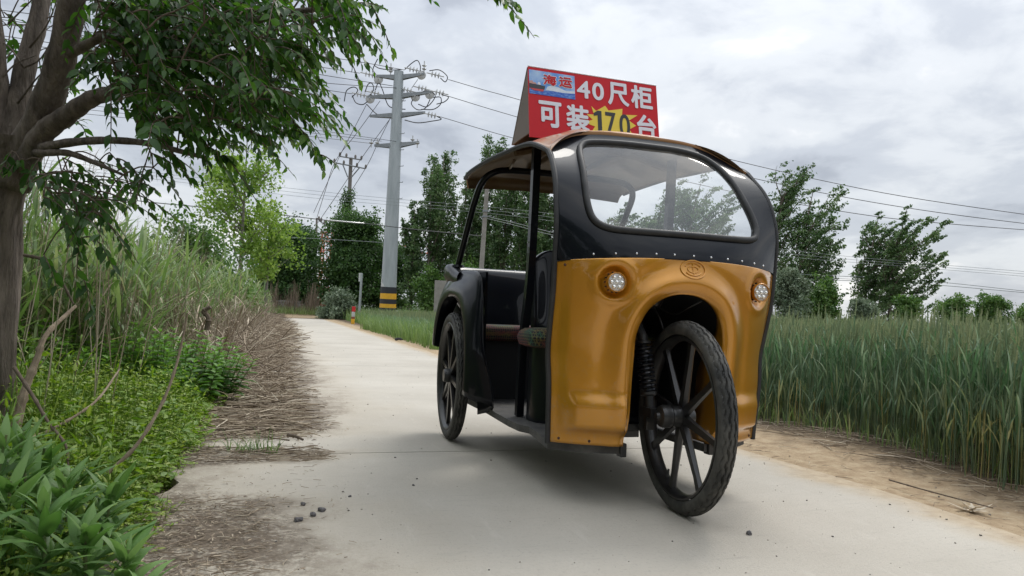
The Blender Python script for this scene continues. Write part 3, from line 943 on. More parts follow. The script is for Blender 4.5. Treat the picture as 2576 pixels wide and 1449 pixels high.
# clouds and spray printed on the picture
plate([(-.228, .098), (-.222, .082), (-.20, .072), (-.17, .078), (-.14, .088), (-.096, .086), (-.096, .0965), (-.15, .1005), (-.20, .0985)], .0012, .0016, 'printed_spray', mat('picture_spray', (.55, .68, .80), rough=.4, c2=(.75, .8, .85), scale=40), pic)

def glyph_mesh(ch, off):
    cu = bpy.data.curves.new('lettering', 'FONT'); cu.body = ch; cu.size = 1; cu.offset = off; cu.extrude = 0; cu.resolution_u = 6
    o = bpy.data.objects.new('lettering', cu); COL.objects.link(o)
    dg = bpy.context.evaluated_depsgraph_get()
    me = bpy.data.meshes.new_from_object(o.evaluated_get(dg))
    bpy.data.objects.remove(o); bpy.data.curves.remove(cu)
    return me
def glyph(ch, a, v0, v1, wd, m, o0=.0004, o1=.0016, bold=.035, par=None, grow=0.0):
    """one character, made bold by layering shifted copies of its outline"""
    me = glyph_mesh(ch, 0)
    P = np.array([v.co[:] for v in me.vertices]); mn, mxx = P.min(0), P.max(0)
    polys = [list(p.vertices) for p in me.polygons]; bpy.data.meshes.remove(me)
    wd += 2*grow; v0 -= grow; v1 += grow; hh = v1-v0
    b = MB(); n = 12
    bw = bold*hh/2
    sh_ = [(0, 0)]+[(math.cos(2*math.pi*k/n)*bw, math.sin(2*math.pi*k/n)*bw) for k in range(n)]
    for k, (dx, dv) in enumerate(sh_):
        oo = o1-k*.00004
        vs = [sp(a+dx+((p[0]-mn[0])/(mxx[0]-mn[0])-.5)*(wd-2*bw), v1+dv-bw-(hh-2*bw)*(p[1]-mn[1])/(mxx[1]-mn[1]), oo) for p in P]
        b.add(vs, polys)
    o = b.build('lettering', m, par or face, smooth=False)
    return o
glyph('海', -.2097, .026, .074, .060, m_white, .0012, .0023, .13, pic, grow=.003)
glyph('运', -.137, .026, .074, .060, m_white, .0012, .0023, .13, pic, grow=.003)
glyph('海', -.2097, .026, .074, .060, m_red, .0018, .0034, .07, pic)
glyph('运', -.137, .026, .074, .060, m_red, .0018, .0034, .07, pic)
star = [(-.019,.142),(.003,.162),(.047,.132),(.063,.152),(.131,.1347),(.128,.163),(.204,.156),(.160,.186),(.194,.2066),(.160,.228),(.185,.262),(.135,.258),(.115,.292),(.085,.263),(.035,.288),(.02,.258),(-.03,.272),(-.005,.235),(-.055,.222),(-.015,.205),(-.042,.183),(-.008,.18)]
plate(star, .0004, .0012, 'starburst', m_yellow, face)
for ch, a, v0, v1, wd, m in (('4', -.054, .0285, .111, .062, m_white), ('0', .0157, .0285, .111, .056, m_white), ('尺', .114, .014, .123, .104, m_white), ('柜', .2296, .012, .123, .107, m_white),
                             ('可', -.212, .148, .266, .104, m_white), ('装', -.085, .147, .266, .107, m_white), ('台', .246, .149, .266, .096, m_white)):
    glyph(ch, a, v0, v1, wd, m, .0012, .0024, .062)
plate([(.0095, .160), (.0275, .160), (.0275, .268), (.0085, .268), (.0085, .1815), (-.0095, .1865), (-.0095, .1735)], .0012, .0026, 'lettering', m_ink, face)
for ch, a, wd in (('7', .070, .050), ('0', .138, .052)):
    glyph(ch, a, .160, .268, wd, m_ink, .0012, .0026, .03)
# ------------------------------------------------------------------ ground, in the lane's own frame: n across (0 near the lane's left side), u along it
LA = math.radians(17.0)
LC, LS = math.cos(LA), math.sin(LA)
def xy(n, u): return n*LC-u*LS, n*LS+u*LC
def nu(x, y): return x*LC+y*LS, -x*LS+y*LC
ROAD0, ROAD1, ROAD_END = -0.38, 2.20, 44.0
def terr(n, u):
    """ground height; arrays or numbers"""
    n = np.asarray(n, float); u = np.asarray(u, float)
    d = np.hypot(n, u)
    left = np.minimum(.40, np.maximum(0, -n-.55)*.10)
    right = smooth(2.25, 2.9, n)*.02+smooth(6, 16, n)*np.minimum(.38, .0105*np.maximum(0, d-7))
    far = smooth(43.5, 48, u)*.25
    lump = .012*np.sin(n*3.1+u*1.7)+.010*np.sin(n*1.3-u*2.9+1)
    off = np.where(n < ROAD0, smooth(0, .3, ROAD0-n), smooth(0, .3, n-ROAD1))
    on = ((n > ROAD0) & (n < ROAD1) & (u < ROAD_END))
    return np.where(on, -.04, left+right+far+lump*off-.006)

def ground_mat():
    m = bpy.data.materials.new('earth'); m.use_nodes = True
    t = m.node_tree; nd = t.nodes; p = nd['Principled BSDF']; p.inputs['Roughness'].default_value = .95; p.inputs['Specular IOR Level'].default_value = .2
    tc_ = nd.new('ShaderNodeTexCoord'); sp_ = nd.new('ShaderNodeSeparateXYZ'); t.links.new(tc_.outputs['Object'], sp_.inputs[0])
    def nz(sc, de=6, ro=.65):
        x = nd.new('ShaderNodeTexNoise'); x.inputs['Scale'].default_value = sc; x.inputs['Detail'].default_value = de; x.inputs['Roughness'].default_value = ro
        t.links.new(tc_.outputs['Object'], x.inputs['Vector']); return x.outputs[0]
    def ramp_(v, *st):
        r = nd.new('ShaderNodeValToRGB'); es = r.color_ramp.elements
        while len(es) < len(st): es.new(.5)
        for e_, (q, c) in zip(es, st): e_.position = q; e_.color = (*c, 1)
        t.links.new(v, r.inputs[0]); return r.outputs[0]
    def mixc(f_, a, b):
        x = nd.new('ShaderNodeMix'); x.data_type = 'RGBA'; t.links.new(f_, x.inputs[0]); t.links.new(a, x.inputs[6]); t.links.new(b, x.inputs[7]); return x.outputs[2]
    def mr(v, a, b):
        x = nd.new('ShaderNodeMapRange'); x.inputs[1].default_value = a; x.inputs[2].default_value = b; x.interpolation_type = 'SMOOTHSTEP'; t.links.new(v, x.inputs[0]); return x.outputs[0]
    def mad(v, k, c):
        x = nd.new('ShaderNodeMath'); x.operation = 'MULTIPLY_ADD'; t.links.new(v, x.inputs[0]); x.inputs[1].default_value = k
        if isinstance(c, float): x.inputs[2].default_value = c
        else: t.links.new(c, x.inputs[2])
        return x.outputs[0]
    sand = ramp_(nz(14), (.3, (.27, .19, .115)), (.5, (.40, .30, .19)), (.72, (.50, .40, .27)))
    soil = ramp_(nz(22), (.3, (.055, .040, .026)), (.55, (.13, .095, .06)), (.75, (.21, .16, .105)))
    nn = mad(nz(3.0), .9, sp_.outputs[0])           # n plus a ragged offset
    col = mixc(mr(nn, 2.92, 3.35), sand, soil)      # sand beside the lane, dark soil under the crop
    col = mixc(mr(nn, .7, .3), col, soil)           # leaf mould on the left side
    t.links.new(col, p.inputs['Base Color'])
    b = nd.new('ShaderNodeBump'); b.inputs['Strength'].default_value = .7; b.inputs['Distance'].default_value = .02
    t.links.new(nz(45, 8, .7), b.inputs['Height']); t.links.new(b.outputs[0], p.inputs['Normal'])
    return m

def axis(a0, a1, fine0, fine1, st, coarse):
    v = list(np.arange(fine0, fine1+1e-6, st)); x = fine0; k = st
    while x > a0: k *= coarse; x -= k; v.insert(0, x)
    x = fine1; k = st
    while x < a1: k *= coarse; x += k; v.append(x)
    return np.array(v)
An = axis(-900, 900, -3, 5, .1, 1.22); An = np.sort(np.concatenate([An, [ROAD0-.001, ROAD0+.001, ROAD1-.001, ROAD1+.001]]))
Au = axis(-60, 1600, -1, 12, .15, 1.15); Au = np.sort(np.concatenate([Au, [ROAD_END-.002, ROAD_END+.002]]))
gn, gu = np.meshgrid(An, Au, indexing='ij')
gz = terr(gn, gu)
mb = MB(); nu_, nv_ = gn.shape
mb.v = list(zip(gn.ravel().tolist(), gu.ravel().tolist(), gz.ravel().tolist()))
for i in range(nu_-1):
    for k in range(nv_-1): mb.f.append((i*nv_+k, (i+1)*nv_+k, (i+1)*nv_+k+1, i*nv_+k+1))
mb.m = [0]*len(mb.f)
g = mb.build('ground', ground_mat(), angle=180); g.rotation_euler = (0, 0, LA); tag(g, kind='structure')

def road_mat():
    m = bpy.data.materials.new('concrete'); m.use_nodes = True
    t = m.node_tree; nd = t.nodes; p = nd['Principled BSDF']; p.inputs['Roughness'].default_value = .85; p.inputs['Specular IOR Level'].default_value = .3
    tc_ = nd.new('ShaderNodeTexCoord'); sp_ = nd.new('ShaderNodeSeparateXYZ'); t.links.new(tc_.outputs['Object'], sp_.inputs[0])
    def nz(sc, de=6, ro=.6, st=None):
        v = tc_.outputs['Object']
        if st:
            mp = nd.new('ShaderNodeMapping'); mp.inputs['Scale'].default_value = st; t.links.new(v, mp.inputs[0]); v = mp.outputs[0]
        x = nd.new('ShaderNodeTexNoise'); x.inputs['Scale'].default_value = sc; x.inputs['Detail'].default_value = de; x.inputs['Roughness'].default_value = ro
        t.links.new(v, x.inputs['Vector']); return x.outputs[0]
    def ramp_(v, *st):
        r = nd.new('ShaderNodeValToRGB'); es = r.color_ramp.elements
        while len(es) < len(st): es.new(.5)
        for e_, (q, c) in zip(es, st): e_.position = q; e_.color = (*c, 1)
        t.links.new(v, r.inputs[0]); return r.outputs[0]
    def mixc(f_, a, b):
        x = nd.new('ShaderNodeMix'); x.data_type = 'RGBA'; t.links.new(f_, x.inputs[0]); t.links.new(a, x.inputs[6])
        if isinstance(b, tuple): x.inputs[7].default_value = (*b, 1)
        else: t.links.new(b, x.inputs[7])
        return x.outputs[2]
    def mr(v, a, b, hi=1.0):
        x = nd.new('ShaderNodeMapRange'); x.inputs[1].default_value = a; x.inputs[2].default_value = b; x.inputs[4].default_value = hi; x.interpolation_type = 'SMOOTHSTEP'; t.links.new(v, x.inputs[0]); return x.outputs[0]
    def op_(o_, a, b):
        x = nd.new('ShaderNodeMath'); x.operation = o_
        for i, q in enumerate((a, b)):
            if isinstance(q, (int, float)): x.inputs[i].default_value = q
            else: t.links.new(q, x.inputs[i])
        return x.outputs[0]
    base = ramp_(nz(.9, 8), (.3, (.40, .365, .31)), (.52, (.465, .43, .37)), (.72, (.52, .485, .42)))
    base = mixc(mr(nz(85, 5, .75), .52, .70, .55), base, (.30, .28, .25))                   # fine grain and pits
    base = mixc(mr(nz(9, 5, .7, (2.2, .35, 1)), .56, .72, .4), base, (.52, .49, .43))      # drag marks along the lane
    base = mixc(mr(nz(16, 6, .7, (.35, 2.4, 1)), .56, .72, .4), base, (.30, .28, .24))     # brush marks across it
    n_ = sp_.outputs[0]
    edge = op_('ADD', n_, op_('MULTIPLY', op_('SUBTRACT', nz(1.7, 7, .7, (1, .8, 1)), .5), 1.15))
    # how far the dirt has crept in differs along the lane
    cu = nd.new('ShaderNodeValToRGB'); ce = cu.color_ramp.elements; cu.color_ramp.interpolation = 'EASE'
    st = [(0, .36), (1.3/8, .38), (2.0/8, .52), (2.4/8, .44), (2.65/8, .16), (3.02/8, .10), (3.16/8, .52), (3.30/8, .54), (3.42/8, .14), (3.58/8, .14), (3.8/8, .64), (4.6/8, .74), (6/8, .70), (1, .70)]
    while len(ce) < len(st): ce.new(.5)
    for e_, (q, v_) in zip(ce, st): e_.position = q; e_.color = (v_, v_, v_, 1)
    t.links.new(op_('MULTIPLY', op_('ADD', sp_.outputs[1], op_('MULTIPLY', op_('SUBTRACT', nz(2.3), .5), .35)), 1/8), cu.inputs[0])
    shift = op_('SUBTRACT', cu.outputs[0], .5)
    edge = op_('SUBTRACT', edge, shift)
    dust = mr(edge, .62, .0)
    base = mixc(op_('MULTIPLY', dust, .38), base, (.42, .355, .26))                          # pale dust blown in from the verge
    mould = op_('MULTIPLY', mr(edge, .30, -.10), mr(op_('ADD', op_('MULTIPLY', nz(3.2, 7, .7), .55), op_('MULTIPLY', nz(48, 5, .75), .45)), .40, .53, .92))
    base = mixc(mould, base, ramp_(nz(75, 7, .8), (.36, (.05, .036, .024)), (.52, (.12, .088, .06)), (.64, (.22, .17, .12)), (.74, (.38, .31, .23))))
    e2 = op_('ADD', n_, op_('MULTIPLY', op_('SUBTRACT', nz(2.2, 6, .65), .5), .45))
    base = mixc(mr(e2, 1.95, 2.22, .85), base, ramp_(nz(20), (.3, (.34, .25, .155)), (.7, (.50, .40, .27))))   # sand from the right verge
    t.links.new(base, p.inputs['Base Color'])
    b = nd.new('ShaderNodeBump'); b.inputs['Strength'].default_value = .55; b.inputs['Distance'].default_value = .006
    t.links.new(nz(120, 6, .7), b.inputs['Height']); t.links.new(b.outputs[0], p.inputs['Normal'])
    return m
m_road = road_mat()
# concrete lane cast in slabs with open joints; the left rim is broken
mb = MB()
joints = [-4, .0, 3.24, 8.3, 13.4, 18.5, 23.6, 28.7, 33.8, 38.9, ROAD_END]
for a, b_ in zip(joints[:-1], joints[1:]):
    g0 = .0045; us = np.arange(a+g0, b_-g0, .12 if b_ < 14 else .5); us = np.append(us, b_-g0)
    L = [(ROAD0+.04*math.sin(u*5.1)+.03*math.sin(u*13.7+2), u) for u in us]; Rr = [(ROAD1+.02*math.sin(u*3.3), u) for u in us]
    k = len(us)
    vs = [(*p, 0.0) for p in L]+[(*p, 0.0) for p in Rr]+[(*p, -.12) for p in L]+[(*p, -.12) for p in Rr]
    fs = [(i, k+i, k+i+1, i+1) for i in range(k-1)]+[(i, i+1, 2*k+i+1, 2*k+i) for i in range(k-1)]+[(k+i, 3*k+i, 3*k+i+1, k+i+1) for i in range(k-1)]
    fs += [(0, 2*k, 3*k, k), (k-1, 2*k-1, 4*k-1, 3*k-1)]
    mb.add(vs, fs)
# the bend to the left at the far end
vs, fs = [], []
for i in range(20):
    t_ = i/19*1.35; 
    vs += [(ROAD0-4+4*math.cos(t_)-(0 if i < 19 else 20), ROAD_END+.01+4*math.sin(t_), 0.0), (ROAD0-4+6.6*math.cos(t_)-(0 if i < 19 else 20), ROAD_END+.01+6.6*math.sin(t_), 0.0)]
for i in range(19): fs.append((2*i, 2*i+1, 2*i+3, 2*i+2))
mb.add([(p[0], p[1], p[2]+.02) for p in vs], fs)
rd = mb.build('road', m_road, smooth=False); rd.rotation_euler = (0, 0, LA); tag(rd, kind='structure')

# ------------------------------------------------------------------ plants: materials
m_wheat = mat('wheat_green', (.060, .135, .055), rough=.5, spec=.45, trans=.30, tint=[(.105, .195, .095), (.25, .33, .21), (.34, .36, .15), (.54, .46, .21)])
m_ear = mat('wheat_ear', (.145, .205, .095), rough=.7, trans=.2, tint=[(.21, .265, .125), (.31, .34, .17)])
m_reed = mat('reed_green', (.085, .150, .040), rough=.5, trans=.34, tint=[(.14, .22, .065), (.22, .29, .11), (.37, .34, .19)])
m_straw = mat('dry_straw', (.12, .088, .06), rough=.85, tint=[(.23, .175, .12), (.37, .30, .215), (.54, .47, .36)])
m_weed = mat('weed_green', (.07, .16, .018), rough=.55, trans=.32, tint=[(.14, .25, .026), (.22, .33, .045), (.32, .38, .085)])
m_nettle = mat('nettle_green', (.055, .14, .022), rough=.5, trans=.32, tint=[(.10, .215, .034), (.165, .30, .055)])
m_broad = mat('broad_leaf', (.07, .155, .035), rough=.5, spec=.4, trans=.3, tint=[(.115, .225, .055), (.19, .31, .10)])
m_stem = mat('green_stem', (.10, .17, .05), rough=.6, c2=(.14, .15, .06), scale=30)
m_twig = mat('dry_stem', (.22, .165, .115), rough=.85, c2=(.34, .27, .19), scale=25, bump=.4, bscale=60)
m_dtwig = mat('dark_twig', (.085, .06, .042), rough=.9, c2=(.15, .115, .085), scale=40)

# ------------------------------------------------------------------ wheat field on the right (nobody could count it)
def field_points(N_, d0, d1, px0, px1, nmin, jit=.12, pw=1.0):
    d = d0+(d1-d0)*rand(N_)**pw; px = rand(N_, px0, px1)
    x = (px-CX)/FPX*d; y = d
    n, u = nu(x, y)
    ok = n > nmin+jit*np.sin(u*2.3)+rand(N_, -.06, .10)
    n, u, x, y, d = n[ok], u[ok], x[ok], y[ok], d[ok]
    return np.stack([x, y, terr(n, u)], 1), n, d
nb = NB()
def wheat(P, n_, H, detail):
    N_ = len(P); az = rand(N_, 0, 6.28); lean = np.abs(RNG.normal(0, .07, N_)); H = H*(1+RNG.normal(-.02, .095, N_))
    edge = np.clip(1-(n_-2.85)/.5, 0, 1)
    wind = np.array([.05, .02, 0])
    top = P+np.stack([np.cos(az)*np.sin(lean), np.sin(az)*np.sin(lean), np.cos(lean)], 1)*H[:, None]+wind*H[:, None]
    mid = P+(top-P)*.5-wind*.04
    base_t = np.where(rand(N_) < .35*edge, rand(N_, .7, 1.0), rand(N_, .4, .62))
    if detail == 2:
        nb.tubes(P, mid, .0027, .0025, base_t, 3)
        nb.tubes(mid, top, .0025, .0017, rand(N_, .4, .62), 3)
        for k, (h, lm) in enumerate(((.25, .17), (.45, .20), (.66, .20), (.82, .17))):
            b = P+(top-P)*(h+RNG.normal(0, .04, N_))[:, None]
            tint = np.clip(rand(N_, .0, .5)+(.45*edge*(rand(N_) < .45) if k == 0 else 0)+(.2*edge if k == 1 else 0), 0, 1)
            blades(nb, b, rand(N_, 0, 6.28), lm*rand(N_, .6, 1.1), rand(N_, .006, .011), rand(N_, .12, .42), rand(N_, .1, 1.3), tint, seg=4, prof='reed')
        # ears: knobbly spindle of spikelets with awns
        el = rand(N_, .065, .09); ed = unit(top-P+RNG.normal(0, .02, (N_, 3))+wind*.8)
        tt = rand(N_)
        for s_ in range(6):
            q = top+ed*(el*(s_/6.5))[:, None]
            r = .0068*(1-.08*s_)
            nb2.tubes(q-ed*.004, q+ed*(el/6.5)[:, None]+RNG.normal(0, .0015, (N_, 3)), r, r*.55, tt, 4)
        for s_ in range(5):
            q = top+ed*(el*rand(N_, .15, .95))[:, None]
            blades(nb2, q, rand(N_, 0, 6.28), rand(N_, .04, .07), .0011, rand(N_, .05, .28), .1, tt*.5+.5, seg=1)
    else:
        wd = .0035 if detail == 1 else .009
        blades(nb, P, az, H, wd*1.4, lean, rand(N_, 0, .15), rand(N_, .2, .5), seg=2, prof='reed')
        for h in (.5, .75):
            blades(nb, P+(top-P)*h, rand(N_, 0, 6.28), rand(N_, .12, .2), wd*2.6, rand(N_, .3, .7), rand(N_, .3, 1.6), rand(N_, .05, .5), seg=2, prof='reed')
        ed = unit(top-P+RNG.normal(0, .03, (N_, 3))); tt = rand(N_)
        nb2.tubes(top-ed*.01, top+ed*rand(N_, .065, .09)[:, None], wd*1.6, wd*.6, tt, 4)
        blades(nb2, top, az, rand(N_, .10, .14), wd*1.2, .12, .1, tt*.5+.5, seg=1)
nb2 = NB()
P, n_, d = field_points(9500, 2.4, 6.2, 1350, 2900, 2.88); wheat(P, n_, .535, 2)
P, n_, d = field_points(21000, 5.5, 15, 1200, 2800, 2.88, pw=.8); wheat(P, n_, .545, 1)
P, n_, d = field_points(15000, 14, 70, 1500, 2750, 3.0, pw=.6); wheat(P, n_, .555, 0)
P, n_, d = field_points(13000, 10, 36, 850, 1450, 2.62, pw=.8)
k_ = (d < 24) | (n_ > 3.3); P, n_, d = P[k_], n_[k_], d[k_]; wheat(P, n_, .50, 1)
P, n_, d = field_points(9000, 35, 95, 900, 2750, 4.0, pw=.7); wheat(P, n_, .60, 0)
wf = nb.build('wheat_field', m_wheat); tag(wf, 'green wheat standing in the field right of the lane', 'wheat', kind='stuff')
we = nb2.build('wheat_ears', m_ear); tag(we, 'pale green wheat ears topping the field', 'wheat', kind='stuff')

# grass: tall edge grass by the far lane, weeds at the foot of the wheat
nb = NB()
def strip(N_, n0, n1, u0, u1, H, W, tl, th, pw=1.0, curl=1.2):
    n = rand(N_, n0, n1); u = u0+(u1-u0)*rand(N_)**pw
    x, y = xy(n, u); P = np.stack([x, y, terr(n, u)], 1)
    blades(nb, P, rand(N_, 0, 6.28), H*rand(N_, .5, 1.15), W*rand(N_, .7, 1.3), rand(N_, 0, .35), rand(N_, .1, curl), rand(N_, tl, th), seg=3)
strip(4200, 2.42, 3.3, 12, 25, .48, .014, .05, .6)
strip(1500, 3.1, 4.0, 25, 40, .5, .016, .05, .6)
strip(3000, 3.2, 9, 26, 44, .75, .03, .05, .5)
strip(4000, -8, 4.5, 46.5, 50, .55, .03, .3, .8)
strip(900, 2.85, 3.15, 1.6, 7, .17, .006, .3, 1.0, curl=1.8)
vg = nb.build('verge_grass', m_reed); tag(vg, 'green grass along the lane verge and its far end', 'grass', kind='stuff')

# ------------------------------------------------------------------ reed bank on the left
nb = NB(); ns = NB()
def reeds(N_, n0, n1, u0, u1, Hm, pw=1.0, dead=.25, wl=.02, nleaf=6):
    n = n0+(n1-n0)*rand(N_); u = u0+(u1-u0)*rand(N_)**pw
    x, y = xy(n, u); P = np.stack([x, y, terr(n, u)], 1)
    H = Hm*rand(N_, .6, 1.12); az = rand(N_, 0, 6.28); lean = np.abs(RNG.normal(0, .09, N_))
    top = P+np.stack([np.cos(az)*np.sin(lean)+.05, np.sin(az)*np.sin(lean), np.cos(lean)], 1)*H[:, None]
    isd = rand(N_) < dead
    g = ~isd
    nb.tubes(P[g], top[g], .0035, .0015, rand(g.sum(), .2, .8), 3)
    for k in range(nleaf):
        h = .18+.78*(k+rand(g.sum()))/nleaf
        b = P[g]+(top[g]-P[g])*h[:, None]
        blades(nb, b, rand(g.sum(), 0, 6.28), rand(g.sum(), .22, .48), wl*rand(g.sum(), .7, 1.3), rand(g.sum(), .25, .8), rand(g.sum(), .4, 1.5), np.clip(rand(g.sum(), 0, .75)+(rand(g.sum()) < .08)*.5, 0, 1), seg=4, prof='reed')
    D_ = isd; k_ = D_.sum()
    ns.tubes(P[D_], top[D_]+RNG.normal(0, .12, (k_, 3))*[1, 1, .3], .0036, .0018, rand(k_, .3, 1), 3)
    blades(ns, P[D_]+(top[D_]-P[D_])*.55, rand(k_, 0, 6.28), rand(k_, .2, .45), .011, rand(k_, .4, 1.2), rand(k_, .6, 1.6), rand(k_, .4, 1), seg=3, prof='reed')
reeds(900, -1.55, -.85, 4.6, 12, .95, pw=1.2, dead=.5)
reeds(1150, -2.6, -1.35, 3.9, 14, 1.22, pw=1.1, dead=.55, nleaf=5)
reeds(1200, -1.7, -.75, 11, 42, 1.20, dead=.42, wl=.026, nleaf=5)
reeds(800, -5.0, -2.4, 6, 30, 1.42, dead=.4, wl=.03, nleaf=5)
reeds(160, -2.6, -1.2, 2.6, 5.0, 1.15, dead=.35)
# thicket of dead stems and torn leaves along the foot of the bank
N_ = 1100; n = rand(N_, -1.0, -.42); u = 5.6+22*rand(N_)**1.5; x, y = xy(n, u); P = np.stack([x, y, terr(n, u)], 1)
top = P+np.stack([RNG.normal(.06, .16, N_), RNG.normal(0, .16, N_), rand(N_, .15, .75)], 1)
ns.tubes(P, top, .0036, .002, rand(N_, .25, 1), 3)
blades(ns, P+(top-P)*rand(N_, .3, 1)[:, None], rand(N_, 0, 6.28), rand(N_, .12, .4), .010, rand(N_, .3, 1.5), rand(N_, .4, 1.8), rand(N_, .3, 1), seg=4, prof='reed')
# single dead stems nearer, before the green
N_ = 110; n = rand(N_, -1.9, -.7); u = rand(N_, 3.0, 5.2); x, y = xy(n, u); P = np.stack([x, y, terr(n, u)], 1)
top = P+np.stack([RNG.normal(.03, .13, N_), RNG.normal(0, .13, N_), rand(N_, .3, .95)], 1)
ns.tubes(P, top, .0036, .0018, rand(N_, .4, 1), 4)
# feathery dead heads standing above the bank
N_ = 230; n = rand(N_, -3.4, -1.2); u = rand(N_, 4.2, 16); x, y = xy(n, u); P = np.stack([x, y, terr(n, u)], 1)
top = P+np.stack([RNG.normal(.10, .10, N_), RNG.normal(0, .1, N_), rand(N_, 1.15, 1.75)], 1)
ns.tubes(P, top, .003, .0015, rand(N_, .5, 1), 3)
for k in range(9):
    blades(ns, top-np.array([0, 0, .015])*k*1.2, rand(N_, -1.0, 1.4), rand(N_, .06, .14), .003, rand(N_, .5, 1.0), rand(N_, .5, 1.3), rand(N_, .2, .7), seg=3)
rb_ = nb.build('reeds', m_reed); tag(rb_, 'dense green reeds on the bank left of the lane', 'reeds', kind='stuff')
rs_ = ns.build('dead_reeds', m_straw); tag(rs_, 'dry tan reed stems standing among the green reeds', 'dead reeds', kind='stuff')

# ------------------------------------------------------------------ low weeds on the left verge
nb = NB()
def weeds(N_, n0, n1, u0, u1, H, ll, tl, th, fall=.0):
    n = rand(N_, n0, n1); u = rand(N_, u0, u1)
    keep = n < -.33+.05*np.sin(u*4)+.04*np.sin(u*11+1); n, u = n[keep], u[keep]; k = len(n)
    x, y = xy(n, u); P = np.stack([x, y, terr(n, u)], 1)
    hh = H*rand(k, .15, 1.0)*np.clip((-.28-n)/.25, .45, 1)
    off = RNG.normal(0, .03, (k, 3)); off[:, 2] = hh
    nb.tubes(P, P+off, .0012, .0008, rand(k, .3, .7), 3)
    for j in range(5):
        q = P+off*rand(k, .35, 1.05)[:, None]
        az = rand(k, 0, 6.28)
        D = np.stack([np.cos(az), np.sin(az), rand(k, -.2, .7)], 1)
        leaves(nb, q, D, np.stack([RNG.normal(0, .4, k), RNG.normal(0, .4, k), np.ones(k)], 1), ll*rand(k, .6, 1.3), ll*rand(k, .35, .6), rand(k, tl, th))
weeds(7500, -1.5, -.30, 1.7, 4.8, .20, .019, .4, 1.0)
weeds(2600, -1.7, -.34, 2.1, 5.2, .27, .040, .1, .75)
weeds(2400, -.95, -.40, 2.9, 4.2, .30, .018, .6, 1.0)
weeds(2500, -.9, -.28, 1.3, 2.9, .10, .018, .4, 1.0)
weeds(4200, -.80, -.28, 2.0, 5.0, .16, .017, .45, 1.0)
weeds(1200, -2.2, -1.0, 2.0, 5.5, .45, .05, .0, .6)
# lance leaved weeds with upright stems
N_ = 520; n = rand(N_, -1.7, -.42); u = rand(N_, 1.9, 4.9); x, y = xy(n, u); P = np.stack([x, y, terr(n, u)], 1)
H = rand(N_, .12, .38)*np.clip((-.2-n)/.5, .4, 1); off = np.stack([RNG.normal(0, .03, N_), RNG.normal(0, .03, N_), H], 1)
nb.tubes(P, P+off, .0022, .0014, rand(N_, .2, .6), 4)
for j in range(9):
    t_ = .2+.8*j/8; q = P+off*t_; L = rand(N_, .03, .075)*(1.1-.5*t_)
    blades(nb, q, rand(N_, 0, 6.28), L, L*rand(N_, .2, .32), rand(N_, .5, 1.2)*(1.25-.6*t_), rand(N_, .3, 1.1), rand(N_, .0, .75), seg=4, prof='leaf', fold=.25)
# long grass blades mixed in
N_ = 900; n = rand(N_, -1.8, -.4); u = rand(N_, 1.6, 5.2); x, y = xy(n, u)
blades(nb, np.stack([x, y, terr(n, u)], 1), rand(N_, 0, 6.28), rand(N_, .12, .45)*np.clip((-.2-n)/.5, .3, 1), rand(N_, .004, .009), rand(N_, 0, .5), rand(N_, .2, 1.8), rand(N_, .2, .9), seg=4)
wd_ = nb.build('roadside_weeds', m_weed); tag(wd_, 'low yellow green weeds covering the left verge', 'weeds', kind='stuff')

# ------------------------------------------------------------------ dry litter: cut stalks heaped along the lane edge, chaff on the concrete
ns = NB()
def sticks(N_, n0, n1, u0, u1, L0, L1, r, zf, pw=1.0, along=0.0, flat=.12):
    n = n0+(n1-n0)*rand(N_); u = u0+(u1-u0)*rand(N_)**pw
    lim = n1-(n1-n0)*.45*(.5+.5*np.sin(u*2.1)*np.sin(u*5.3+1))*rand(N_); n = np.minimum(n, lim) if n1 < 1 else n
    th = np.where(rand(N_) < .55, rand(N_, 0, 3.14), RNG.normal(along, .6, N_)); L = rand(N_, L0, L1)
    z = np.maximum(terr(n, u), 0)+zf(n, u)*rand(N_, .1, 1)+.004
    dn, du, dz = np.cos(th)*L, np.sin(th)*L, RNG.normal(0, flat, N_)*L
    bend = RNG.normal(0, .08, N_)*L
    x0, y0 = xy(n-dn/2, u-du/2); x1, y1 = xy(n+dn/2, u+du/2); xm, ym = xy(n-np.sin(th)*bend, u+np.cos(th)*bend)
    A = np.stack([x0, y0, np.maximum(z-dz/2, .003)], 1); B = np.stack([x1, y1, np.maximum(z+dz/2, .003)], 1); Mm = np.stack([xm, ym, np.maximum(z+np.abs(bend)*.3, .003)], 1)
    t = np.clip(RNG.normal(.45, .28, N_), 0, 1); rr = r*rand(N_, .5, 1.4)
    ns.tubes(A, Mm, rr, rr*.9, t, 4); ns.tubes(Mm, B, rr*.9, rr*.6, t, 4)
heap = lambda n, u: .30*np.exp(-((n+.42)/.28)**2)*np.clip((u-5.2)/1.5, 0, 1)+0*n+.0*np.exp(-((n+.42)/.28)**2)*np.clip((u-4.2)/2.0, 0, 1)+.05*np.exp(-((n+.12)/.25)**2)*np.clip((u-3.2)/1.0, 0, 1)
sticks(1300, -.70, .12, 4.6, 12, .10, .45, .0028, heap, 1.0, 0.5, .35)
sticks(1500, -.5, .30, 3.8, 12, .02, .10, .0014, lambda n, u: 0*n+.01, 1.3, 0.0, .06)
sticks(500, -.80, -.15, 5.6, 14, .25, .7, .0034, heap, 1.0, 0.5, .7)
sticks(300, -.34, .08, 3.9, 6.0, .10, .45, .0028, heap, 1.0, 0.2, .05)
sticks(900, -.8, .15, 9, 30, .3, 1.0, .006, heap, 1.0, 0.6, .25)
sticks(300, -.34, .12, 3.7, 4.8, .08, .36, .0026, heap, 1.0, 0.0, .05)
sticks(170, -.34, .10, 3.55, 4.1, .06, .22, .0024, lambda n, u: 0*n+.02, 1.0, 0.0, .05)
